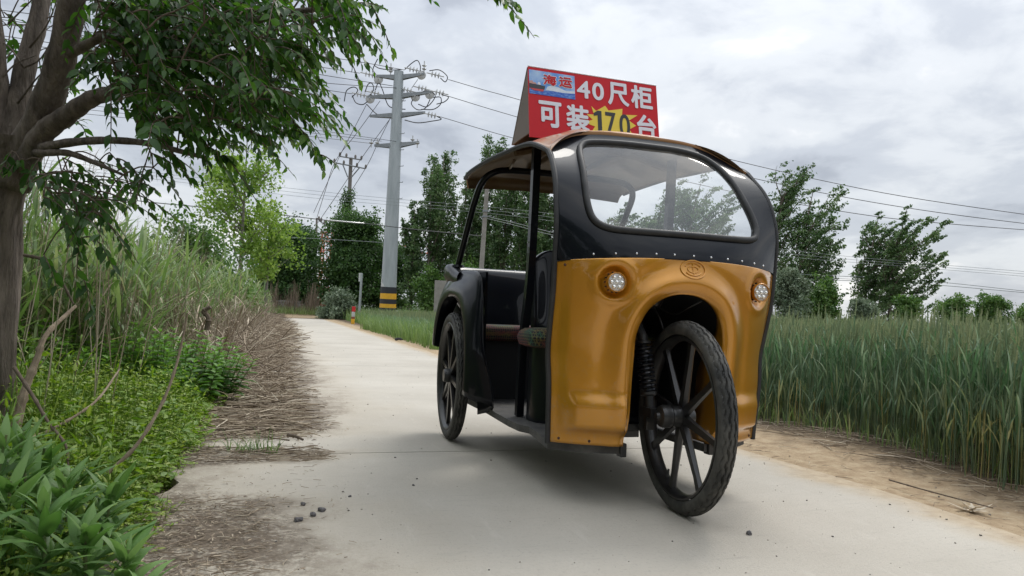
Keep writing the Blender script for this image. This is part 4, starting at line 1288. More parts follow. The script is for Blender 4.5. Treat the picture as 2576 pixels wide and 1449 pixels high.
sticks(240, -.34, .22, 3.05, 3.35, .03, .12, .0014, lambda n, u: 0*n+.012, 1.0, 0.0, .05)
sticks(360, -.34, .0, 1.5, 2.5, .02, .08, .0011, lambda n, u: 0*n+.006, 1.0, 0.0, .03)
sticks(700, -.30, .22, 1.2, 12, .008, .04, .0008, lambda n, u: 0*n+.002, 1.2, 0.0, .02)
sticks(900, 2.58, 3.1, 1.4, 8, .04, .26, .0018, lambda n, u: 0*n+.015, 1.0, 1.3, .06)
sticks(400, 2.2, 3.0, 1.4, 8, .02, .10, .0010, lambda n, u: 0*n+.004, 1.0, 0.0, .03)
sl_ = ns.build('straw_litter', m_straw); tag(sl_, 'cut dry stalks and chaff strewn along both lane edges', 'straw', kind='stuff')
# flat flakes of chaff
ns = NB()
def chaff(N_, n0, n1, u0, u1, s, pw=1.0):
    c = max(1, N_//25); cn = rand(c, n0, n1); cu = rand(c, u0, u1); i = RNG.integers(0, c, N_)
    n = cn[i]+RNG.normal(0, .06, N_); u = cu[i]+RNG.normal(0, .12, N_)
    x, y = xy(n, u); az = rand(N_, 0, 6.28)
    leaves(ns, np.stack([x, y, np.maximum(terr(n, u), 0)+.004+rand(N_, 0, .006)], 1), np.stack([np.cos(az), np.sin(az), RNG.normal(0, .15, N_)], 1), np.stack([RNG.normal(0, .3, N_), RNG.normal(0, .3, N_), np.ones(N_)], 1), s*rand(N_, .5, 1.5), s*rand(N_, .12, .4), rand(N_, 0, .8))
chaff(2000, -.40, -.02, 1.3, 2.5, .015)
chaff(1800, -.40, .22, 3.3, 8, .022)
chaff(900, 2.35, 3.1, 1.4, 7, .018)
ch_ = ns.build('chaff', m_straw); tag(ch_, 'flakes of dry leaf chaff on the lane edges', 'chaff', kind='stuff')

# ------------------------------------------------------------------ single plants
# leafy nettle-like clump at the foot of the reeds
def leafy_clump(name, n, u, rad, H, N_, label, cat, ll=.082):
    x, y = xy(n, u); z = float(terr(n, u))
    root = empty(name, (x, y, z), label, cat)
    nbx = NB(); a = rand(N_, 0, 6.28); r = rad*np.sqrt(rand(N_)); P = np.stack([np.cos(a)*r, np.sin(a)*r*1.1, np.zeros(N_)], 1)
    h = H*(1-.45*(r/rad)**2)*rand(N_, .7, 1.1)
    T = P+np.stack([np.cos(a)*r*.25+RNG.normal(0, .02, N_), np.sin(a)*r*.25+RNG.normal(0, .02, N_), h], 1)
    nbs = NB(); nbs.tubes(P, T, .003, .002, np.zeros(N_), 4); nbs.build('stem', m_stem, root)
    for k in range(11):
        t = 1-.072*k
        q = P+(T-P)*t
        for s_ in (0, math.pi):
            az = rand(N_, -.4, .4)+k*1.57+s_+a
            el = .75-.10*k if k < 6 else .1
            D = np.stack([np.cos(az), np.sin(az), np.full(N_, el)], 1)
            leaves(nbx, q, D, np.stack([-np.cos(az)*.5, -np.sin(az)*.5, np.ones(N_)], 1)+RNG.normal(0, .2, (N_, 3)), ll*(.55+.09*min(k, 5))*rand(N_, .8, 1.2), ll*(.28+.04*min(k, 5)), rand(N_, max(0, .5-.07*k), max(.3, 1-.08*k)), fold=.35, droop=.25)
    nbx.build('foliage', m_nettle, root)
    return root
leafy_clump('nettle_clump', -.74, 4.95, .46, .46, 100, 'bushy clump of bright green nettles at the foot of the reeds', 'nettle')
leafy_clump('nettle_clump', -1.22, 4.6, .34, .44, 46, 'smaller nettle clump left of the bushy one under the reeds', 'nettle')

# broad leaved plants in the near left corner
def broad_plant(n, u, H, nl, label, ll=.13, az0=None, lean=.12):
    x, y = xy(n, u); z = float(terr(n, u))
    root = empty('broad_leaved_plant', (x, y, z), label, 'plant', group='broad leaved plants in the near left corner')
    a = rand(1, 0, 6.28)[0] if az0 is None else az0
    tip = Vector((math.cos(a)*H*lean, math.sin(a)*H*lean, H))
    b = MB(); path = spline([(0, 0, -.02), (tip.x*.3, tip.y*.3, H*.5), tuple(tip)], 10); b.tube(path, np.linspace(.0052, .0028, 10), 7); b.build('stem', m_stem, root)
    nbx = NB()
    ks = np.arange(nl); t = np.clip(.22+.78*((ks//2)+.5)/(nl/2), 0, 1)
    pos = np.array([path[min(9, int(q*9))] for q in t])
    az = (ks//2)*1.571*1.05+(ks % 2)*math.pi+a+RNG.normal(0, .35, nl)
    L = ll*(1.2-.7*np.abs(t-.6))*rand(nl, .7, 1.2)
    L = np.where(t > .9, L*.62, L)
    blades(nbx, pos, az, L, L*rand(nl, .20, .28), 1.15-.85*t+RNG.normal(0, .2, nl), rand(nl, .6, 1.9)*(1.25-.6*t), np.clip(rand(nl, 0, .7)+.4*(t > .85), 0, 1), seg=8, prof='leaf', fold=.30)
    # small leaves of the side shoots
    k2 = nl*2; t2 = rand(k2, .15, .9); p2 = np.array([path[min(9, int(q*9))] for q in t2])+RNG.normal(0, .012, (k2, 3))
    L2 = ll*rand(k2, .22, .5); blades(nbx, p2, rand(k2, 0, 6.28), L2, L2*.3, rand(k2, .4, 1.2), rand(k2, .2, 1.2), rand(k2, .1, .9), seg=5, prof='leaf', fold=.3)
    nbx.build('foliage', m_broad, root)
places = []
for bx, by, H, nl in ((10, 1490, .25, 18), (110, 1520, .23, 18), (215, 1500, .22, 18), (-40, 1440, .33, 18), (60, 1425, .26, 18), (300, 1500, .15, 14), (170, 1415, .24, 16), (255, 1400, .20, 16), (5, 1370, .30, 16), (90, 1345, .25, 14), (190, 1330, .17, 14), (340, 1570, .13, 14), (-70, 1560, .24, 16)):
    v = CW+(bx-CX)/FPX*CR-(by-CY)/FPX*CU; q = CPOS+v*(-CAM_H/v[2]); n, u = nu(q[0], q[1]); places.append((n, u, H*.95, nl+4))
words_ = ['short sappy plant nearest the bottom edge of the photo', 'tall plant with wide drooping leaves in the near left corner', 'plant leaning towards the concrete in the near left corner', 'tallest plant close to the left edge beside the trunk foot',
          'full plant in the middle of the leafy corner group', 'low plant at the lane side of the leafy corner group', 'plant with upright top leaves behind the corner group', 'plant at the back of the group nearest the bent dry stalk',
          'plant at the far left of the group, before the tree trunk', 'plant close beside the foot of the tree trunk', 'small plant between tree trunk and bent dry stalk', 'smallest plant at the bottom edge by the chaff', 'plant cut by the bottom left corner of the photo']
for (n, u, H, nl), wl in zip(places, words_): broad_plant(n, u, H*.92, nl, wl, ll=.112)

# bent dry stalk leaning over the weeds, and other dead stems
def stalk(name, pts, r0, r1, label, m=None, cat='stalk', nodes=7, group=None):
    p0 = Vector(pts[0]); b = MB(); path = spline(pts, 36); rr = np.linspace(r0, r1, 36)
    for k in range(1, nodes): rr[int(k*36/nodes)] *= 1.35
    b.tube([Vector(p)-p0 for p in path], rr, 8)
    o = b.build(name, m or m_twig, loc=p0); return tag(o, label, cat, group)
stalk('dry_stalk', [at(272, 1190, 2.15), at(345, 1118, 2.2), at(405, 1020, 2.28), at(440, 930, 2.34), at(462, 840, 2.4), at(472, 788, 2.42)], .0062, .003, 'long bent dry stalk leaning up over the weeds')
stalk('dry_stalk', [at(40, 1075, 2.45), at(62, 985, 2.5), at(92, 905, 2.55), at(118, 840, 2.6), at(190, 770, 2.75)], .016, .006, 'thick pale broken stem leaning beside the tree trunk', nodes=5)
stalk('dry_stalk', [at(36, 925, 2.4), at(85, 1000, 2.35), at(120, 1060, 2.3), at(165, 1120, 2.25), at(172, 1180, 2.2)], .006, .003, 'thin brown stem hanging down past the trunk foot', m_dtwig)
stalk('dry_stalk', [at(62, 642, 2.5), at(110, 655, 2.45), at(150, 700, 2.4), at(185, 765, 2.38)], .006, .003, 'grey twig arching out of the trunk above the weeds', m_dtwig)
stalk('dry_stalk', [at(60, 1110, 2.3), at(140, 1075, 2.4), at(240, 1010, 2.55), at(300, 930, 2.8)], .006, .003, 'slanting tan stem lying in the weeds right of the trunk')
stalk('dry_stalk', [at(588, 1005, 5.1), at(590, 965, 5.15), at(592, 940, 5.2)], .008, .006, 'short upright stub in front of the straw heap', nodes=3)
stalk('dry_stalk', [at(520, 830, 5.0), at(524, 800, 5.0), at(512, 783, 5.0), at(530, 772, 5.0)], .02, .012, 'dark withered seed head on the nettles', m_dtwig, nodes=4)
stalk('twig', [at(724, 1094, 3.3)+np.array([0, 0, .0]), at(745, 1098, 3.28), at(762, 1106, 3.24)], .009, .005, 'forked dead twig lying on the concrete', m_dtwig, 'twig', 3)
stalk('twig', [at(2068, 1262, 0)*0+np.array([*xy(2.36, 2.42), .012]), np.array([*xy(2.33, 2.2), .02]), np.array([*xy(2.38, 1.98), .012])], .0032, .002, 'long dark twig on the sandy right verge', m_dtwig, 'twig', 4)

# tuft of grass in the joint
q = xy(-.10, 3.30); nbx = NB(); N_ = 70
blades(nbx, np.stack([rand(N_, -.11, .11), RNG.normal(0, .02, N_), np.zeros(N_)], 1), rand(N_, 0, 6.28), rand(N_, .03, .13), .0045, rand(N_, .1, 1.0), rand(N_, .2, 1.4), rand(N_, 0, .6), seg=4)
gt = nbx.build('grass_tuft', m_reed, loc=(q[0], q[1], .0)); tag(gt, 'small tuft of grass growing in the joint of the concrete', 'grass tuft')
# stones on the lane
def stone(x, y, r, label, col):
    bm = bmesh.new(); bmesh.ops.create_icosphere(bm, subdivisions=2, radius=r)
    for v in bm.verts:
        k = 1+.35*math.sin(v.co.x/r*3+x*50)*math.sin(v.co.y/r*2.6+y*31)+random.uniform(-.12, .12); v.co *= k; v.co.z *= .7
    me = bpy.data.meshes.new('stone'); bm.to_mesh(me); bm.free()
    o = link('stone', me, col, loc=(x, y, r*.45)); tag(o, label, 'stone', 'stones on the lane')
m_stone = mat('dark_stone', (.09, .085, .09), rough=.9, c2=(.16, .15, .15), scale=60, bump=.5, bscale=150)
for (px, py, r, lb) in ((750, 1311, .0115, 'largest dark stone, nearest of the four on the left of the lane'), (787, 1298, .010, 'dark stone between the largest and the pale topped one'), (810, 1286, .011, 'dark stone at the right end of the group of four'), (762, 1271, .009, 'small stone at the far end of the group of four'),
                        (1885, 1345, .010, 'lone dark stone in front of the front wheel on the right'), (1040, 1222, .005, 'tiny stone on the lane under the tricycle side'), (880, 1250, .005, 'tiny stone right of the chaff near the four stones'), (702, 1120, .008, 'small stone beside the forked twig'), (800, 1052, .007, 'small stone beside the straw edge')):
    d = ray_d = None
    v = CW+(px-CX)/FPX*CR-(py-CY)/FPX*CU; tt = -CAM_H/v[2]; q = CPOS+v*tt
    stone(q[0], q[1], r, lb, m_stone)
# grit scattered on the concrete, too fine to count
ns = NB(); N_ = 1500; n = rand(N_, -.3, 2.3); u = 1.3+14*rand(N_)**1.6; n = np.where(rand(N_) < .45, np.where(rand(N_) < .5, rand(N_, -.35, .35), rand(N_, 1.9, 2.6)), n); x, y = xy(n, u)
r = .0010+.0026*rand(N_)**5; zz_ = np.maximum(terr(n, u), 0)
a_ = rand(N_, 0, 6.28); A = np.stack([x-r*np.cos(a_), y-r*np.sin(a_), zz_+r*.5], 1); B = np.stack([x+r*np.cos(a_), y+r*np.sin(a_), zz_+r*.6], 1)
ns.tubes(A, B, r, r*.6, rand(N_), 5)
gr_ = ns.build('grit', mat('grit', (.10, .095, .09), rough=.9, tint=[(.22, .20, .17), (.33, .30, .25)])); tag(gr_, 'fine grit scattered over the concrete lane', 'grit', kind='stuff')
# pale dry husk on the sand
nbx = NB(); N_ = 26; v = CW+(2440-CX)/FPX*CR-(1278-CY)/FPX*CU; q = CPOS+v*(-CAM_H/v[2])
blades(nbx, np.array([[0, 0, .004]])+RNG.normal(0, .012, (N_, 3))*[1, 1, .1], rand(N_, 0, 6.28), rand(N_, .03, .09), rand(N_, .006, .014), rand(N_, 1.25, 1.5), rand(N_, -.7, .25), rand(N_, .75, 1), seg=4, prof='leaf', fold=.2)
hk = nbx.build('dry_husk', m_straw, loc=(q[0], q[1], float(terr(*nu(q[0], q[1])))+.004)); tag(hk, 'crumpled pale dry husk lying on the sandy verge', 'husk')
# ------------------------------------------------------------------ trees
m_bark = mat('bark', (.078, .062, .050), rough=.95, c2=(.23, .19, .155), scale=11, stretch=(2.4, 2.4, .5), bump=1.0, bscale=24, bdist=.03)
m_leaf = mat('elm_leaf', (.022, .062, .011), rough=.42, spec=.45, trans=.40, tint=[(.038, .10, .016), (.075, .17, .025), (.17, .29, .045)])
m_pop = mat('poplar_leaf', (.040, .085, .028), rough=.5, trans=.3, tint=[(.068, .13, .042), (.115, .19, .068), (.18, .25, .11)])
m_dense = mat('dense_leaf', (.028, .072, .018), rough=.55, trans=.25, tint=[(.052, .115, .028), (.09, .17, .042)])
m_lime = mat('lime_leaf', (.13, .23, .035), rough=.5, trans=.35, tint=[(.21, .33, .06), (.32, .43, .11)])
m_shrub = mat('shrub_leaf', (.045, .11, .022), rough=.55, trans=.25, tint=[(.085, .17, .035), (.13, .22, .05)])
m_silver = mat('silver_leaf', (.10, .15, .085), rough=.6, trans=.2, tint=[(.16, .21, .13), (.24, .29, .20)])
m_pbark = mat('pale_bark', (.14, .13, .11), rough=.9, c2=(.24, .22, .19), scale=8)

def hor(px): return CY+FPX*math.tan(PITCH)+(px-CX)*ROLL
def foot(px, d):
    p = at(px, hor(px), d); n, u = nu(p[0], p[1]); return Vector((p[0], p[1], float(terr(n, u))))
def htop(px, py, d, base): return CAM_H+(hor(px)-py)*d/FPX-base.z

def make_tree(name, label, px, d, top, style, lean=(0, 0), width=None, base=None, HW=None, m=m_pop, group=None, leaf=.14, dens=1.0, cat='tree', bark=None, cb=.2):
    if base is None:
        base = foot(px, d); H = htop(px, top, d, base)
    else: H = HW[0]
    root = empty(name, base, label, cat, group=group)
    W = HW[1] if HW else (width*d/FPX) if width else H*.3
    tb = MB(); nbx = NB()
    lx, ly = lean
    def trunk_at(h): t = h/H; return Vector((lx*H*t*t*.5, ly*H*t*t*.5, h))
    rt = .011*H+.02
    tb.tube([trunk_at(H*t) for t in np.linspace(0, .93, 12)], np.linspace(rt, rt*.15, 12), 7)
    cl, sz = [], []
    if style in ('column', 'wind'):
        K = int((16 if style == 'column' else 28)*min(1.5, max(.6, W/2.5)))
        for k in range(K):
            h0 = H*(cb*.4+.62*(k+random.random())/K); az = random.uniform(0, 6.283)
            reach = W*.5*random.uniform(.55, 1.1)*(1-.25*h0/H)
            top_h = min(H*random.uniform(.93, 1.0) if k > K*.7 else h0+H*random.uniform(.24, .42), H)
            if style == 'wind': top_h = min(H, h0+H*random.uniform(.16, .34))
            p0 = trunk_at(h0); e_ = Vector((math.cos(az)*reach, math.sin(az)*reach, 0))
            pts = []
            for t in np.linspace(0, 1, 10):
                q = p0+e_*(1-(1-t)**1.8)*(.8 if style == 'column' else .95); q.z = h0+(top_h-h0)*t**.9
                if style == 'wind': q.x += W*.22*t**1.6*lean[0]*4; 
                else: q.x += lx*(top_h-h0)*t*t*.6
                pts.append(q)
            tb.tube(pts, np.linspace(rt*.32, rt*.06, 10), 5)
            nC = int(max(5, (top_h-h0)/H*44*dens))
            for c in range(nC):
                t = .10+.9*(c+random.random()*.6)/nC
                i = min(8, int(t*9)); q = pts[i].lerp(pts[i+1], t*9-i)
                sg = (.19 if style == 'column' else .22)*(1-.62*t)*H/9
                off = Vector((random.gauss(0, 1), random.gauss(0, 1), random.gauss(0, .7)))*sg
                if style == 'wind': off.x += abs(random.gauss(0, .25)); off.z += .3*off.x
                cl.append(q+off); sz.append(((.15-.06*t) if style == 'column' else (.21-.09*t))*H/9)
        for c in range(int(10*dens)):
            cl.append(trunk_at(H*random.uniform(.6, .99))+Vector((random.gauss(0, .08), random.gauss(0, .08), 0))*H/9); sz.append(.11*H/9)
    else:
        K = int(26*dens*max(1, W/3))
        for k in range(K):
            h0 = H*(cb+(1-cb)*((k+random.random())/K)**1.0)*.9; az = random.uniform(0, 6.283)
            t_ = (h0/H-cb)/(1-cb)
            prof = {'dense': 1-.55*max(0, t_)**1.6, 'round': math.sin(math.pi*min(1, max(.02, .12+.88*t_)))**.6, 'bush': math.cos(min(1, max(0, t_))*1.35)}[style]
            reach = W*.5*prof*random.uniform(.55, 1.08)
            p0 = trunk_at(h0*.85); pts = []
            rise = {'dense': .12, 'round': .20, 'bush': .15}[style]*H*random.uniform(.5, 1.2)
            for t in np.linspace(0, 1, 8):
                q = p0+Vector((math.cos(az)*reach*t**.85, math.sin(az)*reach*t**.85, rise*t)); q.x += lx*reach*t*t; pts.append(q)
            tb.tube(pts, np.linspace(rt*.35, rt*.07, 8), 5)
            for c in range(int(9*dens)):
                t = random.uniform(.15, 1.03); i = min(6, int(t*7)); q = pts[i].lerp(pts[i+1], t*7-i)
                s_ = .085*W if style != 'round' else .075*W
                cl.append(q+Vector((random.gauss(0, s_), random.gauss(0, s_), random.gauss(0, s_*.8)))); sz.append(s_*random.uniform(.5, 1.0))
    Cn = np.array([c[:] for c in cl]); S = np.array(sz); per = int(30*(1 if style in ('column', 'wind') else 1.25))
    Cn = np.repeat(Cn, per, 0); S = np.repeat(S, per)
    tt = np.repeat(rand(len(cl)), per)
    if style == 'wind':
        g_ = RNG.normal(0, 1, (len(Cn), 1)); Pn = Cn+(g_*np.array([[1.15, .2, .55]])+RNG.normal(0, .42, (len(Cn), 3)))*S[:, None]
    else: Pn = Cn+RNG.normal(0, 1, (len(Cn), 3))*S[:, None]*np.array([1, 1, .8])
    Pn[:, 2] = np.maximum(Pn[:, 2], .05)
    quads(nbx, Pn, leaf*1.22*rand(len(Pn), .6, 1.25), np.clip(tt*.7+rand(len(Pn), -.15, .45), 0, 1))
    tb.build('trunk', bark or m_bark, root); nbx.build('crown', m, root)
    return root

def far_tree(x, y, H, W, label):
    n, u = nu(x, y)
    make_tree('dense_tree', label, 0, 0, 0, 'dense', m=m_dense, base=Vector((x, y, float(terr(n, u)))), HW=(H, W), group='trees behind the viewer', dens=.8, leaf=.2, cb=.1)

G1 = 'poplars behind the tricycle'
make_tree('poplar_tree', 'slender poplar right of the steel pole with its bare pointed top', 1072, 46, 400, 'column', width=120, group=G1, dens=.9)
make_tree('poplar_tree', 'tall poplar with two thin tips, second from the steel pole', 1100, 48, 362, 'column', width=120, group=G1)
make_tree('poplar_tree', 'leafy poplar with a low blunt top beside the concrete pole', 1158, 46, 432, 'column', width=130, group=G1, dens=1.2)
make_tree('poplar_tree', 'tallest poplar, its tips rising next to the roof corner of the tricycle', 1212, 48, 333, 'column', width=120, group=G1)
make_tree('poplar_tree', 'poplar half hidden by the rear roof corner of the tricycle', 1262, 46, 385, 'column', width=130, group=G1, dens=1.2)
make_tree('poplar_tree', 'dense poplar seen through the open side between the pillars', 1325, 45, 420, 'column', width=150, group=G1, dens=1.4)
make_tree('poplar_tree', 'poplar seen through the open side next to the front panel', 1388, 46, 410, 'column', width=150, group=G1, dens=1.4)
make_tree('poplar_tree', 'poplar right beside the grey pole, filling the gap to its right', 1032, 45, 500, 'column', width=90, group=G1, dens=1.3)
make_tree('poplar_tree', 'poplar at the left of the view through the windscreen', 1540, 44, 500, 'wind', lean=(.22, 0), width=130, group=G1, dens=1.0)
make_tree('poplar_tree', 'thin poplar with bare stems in the middle of the windscreen', 1625, 46, 470, 'wind', lean=(.24, 0), width=130, group=G1, dens=.8)
make_tree('poplar_tree', 'windblown poplar filling the right half of the windscreen', 1705, 44, 430, 'wind', lean=(.28, 0), width=190, group=G1, dens=1.0)
G2 = 'windblown poplars beyond the wheat'
make_tree('poplar_tree', 'windblown poplar with bare lower stems just right of the tricycle', 1938, 46, 412, 'wind', lean=(.16, 0), width=120, group=G2, dens=.7, cb=.5)
make_tree('poplar_tree', 'broad dark windblown poplar right of the tricycle', 2002, 45, 440, 'wind', lean=(.22, 0), width=165, group=G2, dens=1.1, leaf=.14, cb=.02)
make_tree('poplar_tree', 'windblown poplar with open crown and pale stem, left one of the far pair', 2172, 46, 515, 'wind', lean=(.24, 0), width=130, group=G2, dens=.75, cb=.05)
make_tree('poplar_tree', 'broad poplar swept to the right, farthest right of the big trees', 2236, 45, 497, 'wind', lean=(.27, 0), width=185, group=G2, dens=1.0, leaf=.14, cb=.02)
G3 = 'dense trees at the end of the lane'
make_tree('dense_tree', 'dense dark tree rounded like a hedge at the end of the lane', 722, 50, 545, 'dense', width=190, m=m_dense, group=G3, dens=1.7, leaf=.16, cb=.08)
make_tree('dense_tree', 'dense dark tree with climbers up the wooden pole', 885, 49, 500, 'dense', width=165, m=m_dense, group=G3, dens=1.6, leaf=.16, cb=.08)
make_tree('dense_tree', 'dark tree directly behind the foot of the steel pole', 965, 52, 590, 'dense', width=150, m=m_dense, group=G3, dens=1.3, leaf=.16, cb=.08)
make_tree('dense_tree', 'low dark growth in the gap under the poplars by the concrete pole', 1190, 50, 590, 'dense', width=230, m=m_dense, group=G3, dens=.95, leaf=.16, cb=.06)
make_tree('dense_tree', 'dark growth under the poplars behind the passenger seat', 1340, 50, 600, 'dense', width=230, m=m_dense, group=G3, dens=.95, leaf=.16, cb=.06)
make_tree('young_tree', 'bright lime green young tree rising behind the reeds', 600, 26, 318, 'round', width=225, m=m_lime, dens=.8, leaf=.115, cb=.36, group='lime green trees', bark=m_pbark)
make_tree('young_tree', 'shorter lime green tree leaning over the dark hedge tree', 668, 27, 470, 'round', width=180, m=m_lime, dens=.6, leaf=.115, cb=.34, group='lime green trees', bark=m_pbark)
make_tree('bush', 'dark creeper covered bush behind the reeds at left', 470, 15, 545, 'bush', width=260, m=m_shrub, dens=1.1, leaf=.07, cat='bush', cb=.1)
make_tree('bush', 'creeper bush behind the reeds next to the tree trunk', 250, 13, 560, 'bush', width=260, m=m_shrub, dens=1.0, leaf=.06, cat='bush', cb=.1)
G4 = 'shrubs under the big trees'
make_tree('shrub', 'grey green shrub left of the grey signpost', 850, 43, 728, 'bush', width=95, m=m_silver, dens=1.0, leaf=.13, cat='shrub', group=G4, cb=.05)
make_tree('shrub', 'fresh green shrub behind the grey concrete slab', 1075, 42, 668, 'bush', width=110, m=m_shrub, dens=1.1, leaf=.13, cat='shrub', group=G4, cb=.05)
make_tree('shrub', 'fresh green shrub below the concrete pole', 1165, 42, 640, 'bush', width=110, m=m_shrub, dens=1.1, leaf=.13, cat='shrub', group=G4, cb=.05)
make_tree('shrub', 'fresh green shrub behind the seat back', 1400, 42, 620, 'bush', width=110, m=m_shrub, dens=1.1, leaf=.13, cat='shrub', group=G4, cb=.05)
make_tree('shrub', 'silvery willow shrub right of the tricycle body', 1975, 38, 660, 'bush', lean=(.2, 0), width=110, m=m_silver, dens=1.0, leaf=.12, cat='shrub', group=G4, cb=.05)
make_tree('shrub', 'yellow green shrub under the broad windblown poplar', 2075, 38, 690, 'bush', width=95, m=m_shrub, dens=1.1, leaf=.12, cat='shrub', group=G4, cb=.05)
make_tree('shrub', 'small green shrub under the farthest right big tree', 2285, 38, 735, 'bush', width=80, m=m_shrub, dens=1.0, leaf=.11, cat='shrub', group=G4, cb=.05)
make_tree('shrub', 'low grey shrub between the two right hand poplars', 2170, 38, 745, 'bush', width=80, m=m_silver, dens=.9, leaf=.11, cat='shrub', group=G4, cb=.05)
G5 = 'small trees on the far right horizon'
make_tree('small_tree', 'small tree on the horizon right of the big poplars', 2402, 62, 742, 'round', width=90, m=m_shrub, dens=.9, leaf=.17, group=G5, cb=.05)
make_tree('small_tree', 'small rounded tree, second on the right horizon', 2490, 62, 742, 'round', width=95, m=m_shrub, dens=1.0, leaf=.17, group=G5, cb=.05)
make_tree('small_tree', 'small tree cut by the right edge of the photo', 2590, 62, 768, 'round', width=80, m=m_shrub, dens=.9, leaf=.17, group=G5, cb=.05)
# the trees of the lane behind the viewer, which the glossy panels mirror
for k, (x, y, H, W) in enumerate(((-4.5, -2.5, 6.5, 4.5), (-5.0, -8, 8, 5), (-1.5, -13, 8.5, 6), (4.5, -15, 8, 6), (10, -12, 8, 6), (-9, 2.0, 7, 5))):
    far_tree(x, y, H, W, ('nearest leafy tree behind the viewer', 'second leafy tree behind the viewer on the left', 'leafy tree straight behind the viewer', 'leafy tree behind the viewer to the right', 'farthest right leafy tree behind the viewer', 'leafy tree out of view on the left bank')[k])
# far wood on the horizon and brush behind the lane: nobody could count them
nbx = NB()
N_ = 5000; px = rand(N_, -200, 2800); d = rand(N_, 150, 190); P = np.stack([(px-CX)/FPX*d, d, rand(N_, .2, 1)*(2.6+1.6*np.sin(px*.013)+1.1*np.sin(px*.05))], 1)
quads(nbx, P, rand(N_, .6, 1.3), rand(N_))
fw = nbx.build('far_wood', m_silver); tag(fw, 'low far line of trees on the horizon', 'trees', kind='stuff')
nbx = NB(); N_ = 620; px = rand(N_, 672, 812); d = rand(N_, 45.5, 48)
P = np.array([foot(a, b)[:] for a, b in zip(px, d)])
nbx.tubes(P, P+np.stack([RNG.normal(0, .15, N_), RNG.normal(0, .15, N_), (1+.5*np.sin(px*.13))*rand(N_, .2, 1.5)], 1), .016, .007, rand(N_, 0, .45), 3)
br_ = nbx.build('dry_brush', m_straw); tag(br_, 'dry tan reeds in front of the dark tree at the lane end', 'dry reeds', kind='stuff')

# ------------------------------------------------------------------ the near tree on the left
B0 = Vector((-1.765, 2.58, 0)); n_, u_ = nu(B0.x, B0.y); B0.z = float(terr(n_, u_))-.02
elm = empty('elm_tree', B0, 'dark leafy tree at the left edge, its trunk rising from the weeds', 'tree')
def rel(pts): return [Vector(p)-B0 for p in pts]
def P_(l): return [at(*q) for q in l]
tb = MB()
tr_ = spline([tuple(B0)]+P_([(-30, 1050, 2.58), (-22, 900, 2.58), (-10, 650, 2.58), (-4, 520, 2.57), (14, 420, 2.55), (42, 350, 2.53)]), 40)
rr = np.interp(np.linspace(0, 1, 40), [0, .08, .3, .75, 1], [.10, .080, .073, .076, .072])
# trunk surface with its own bark ridges and knots
rows = []
for i in range(40):
    c = Vector(tr_[i])-B0
    rows.append([(c.x+math.cos(a)*rr[i]*(1+.05*math.sin(a*7+i*.5)+.04*math.sin(a*3-i*.37)), c.y+math.sin(a)*rr[i]*(1+.05*math.sin(a*7+i*.5)+.03*math.sin(a*4+i*.6)), c.z) for a in np.linspace(0, 2*math.pi, 33)])
tb.grid(rows)
NODES = []
def limb(l, r0, r1, n=24, sides=12):
    p = spline(rel(P_(l)), n); NODES.extend(np.array(q_)+np.array(B0[:]) for q_ in p) if r0 > .01 else None; r = np.linspace(r0, r1, n)*(1+.06*np.sin(np.arange(n)*1.9))
    tb.tube(p, r, sides)
limb([(30, 470, 2.55), (60, 385, 2.53), (108, 285, 2.49), (145, 180, 2.45), (168, 80, 2.41), (190, -60, 2.36), (215, -260, 2.3), (260, -500, 2.2)], .057, .030)
limb([(10, 470, 2.6), (22, 380, 2.62), (45, 260, 2.66), (68, 150, 2.7), (98, 40, 2.74), (120, -120, 2.8), (150, -380, 2.85)], .045, .024)
limb([(60, 420, 2.5), (110, 335, 2.46), (170, 290, 2.42), (228, 250, 2.38), (285, 232, 2.34)], .040, .022)
limb([(280, 234, 2.34), (350, 205, 2.28), (450, 150, 2.2), (560, 90, 2.12), (680, 40, 2.05), (820, 20, 2.0)], .024, .006)
limb([(-20, 500, 2.58), (-25, 380, 2.6), (-15, 250, 2.62), (-20, 120, 2.6), (-40, -80, 2.6), (-80, -350, 2.6)], .055, .03)
limb([(105, 372, 2.45), (180, 358, 2.38), (280, 353, 2.3), (380, 362, 2.25), (470, 385, 2.2), (520, 398, 2.18)], .016, .005)
limb([(90, 385, 2.45), (170, 385, 2.4), (240, 410, 2.36), (310, 440, 2.3)], .014, .004)
limb([(190, -60, 2.36), (330, -120, 2.2), (520, -150, 2.1), (760, -130, 2.0), (900, -60, 1.95)], .022, .006)
limb([(150, 150, 2.44), (260, 90, 2.35), (380, 20, 2.25), (520, -30, 2.15)], .018, .006)
# thin bare twigs against the sky
for q in ([(60, 170, 2.6), (25, 120, 2.6), (-10, 100, 2.6)], [(75, 120, 2.65), (120, 60, 2.6), (150, -20, 2.6)], [(45, 260, 2.6), (90, 200, 2.55), (120, 170, 2.5)], [(20, 60, 2.7), (60, 20, 2.7), (110, -30, 2.7)], [(60, 170, 2.65), (100, 150, 2.6), (130, 100, 2.6)], [(0, 200, 2.6), (40, 160, 2.6), (90, 140, 2.6)]):
    limb(q, .004, .0015, 8, 5)

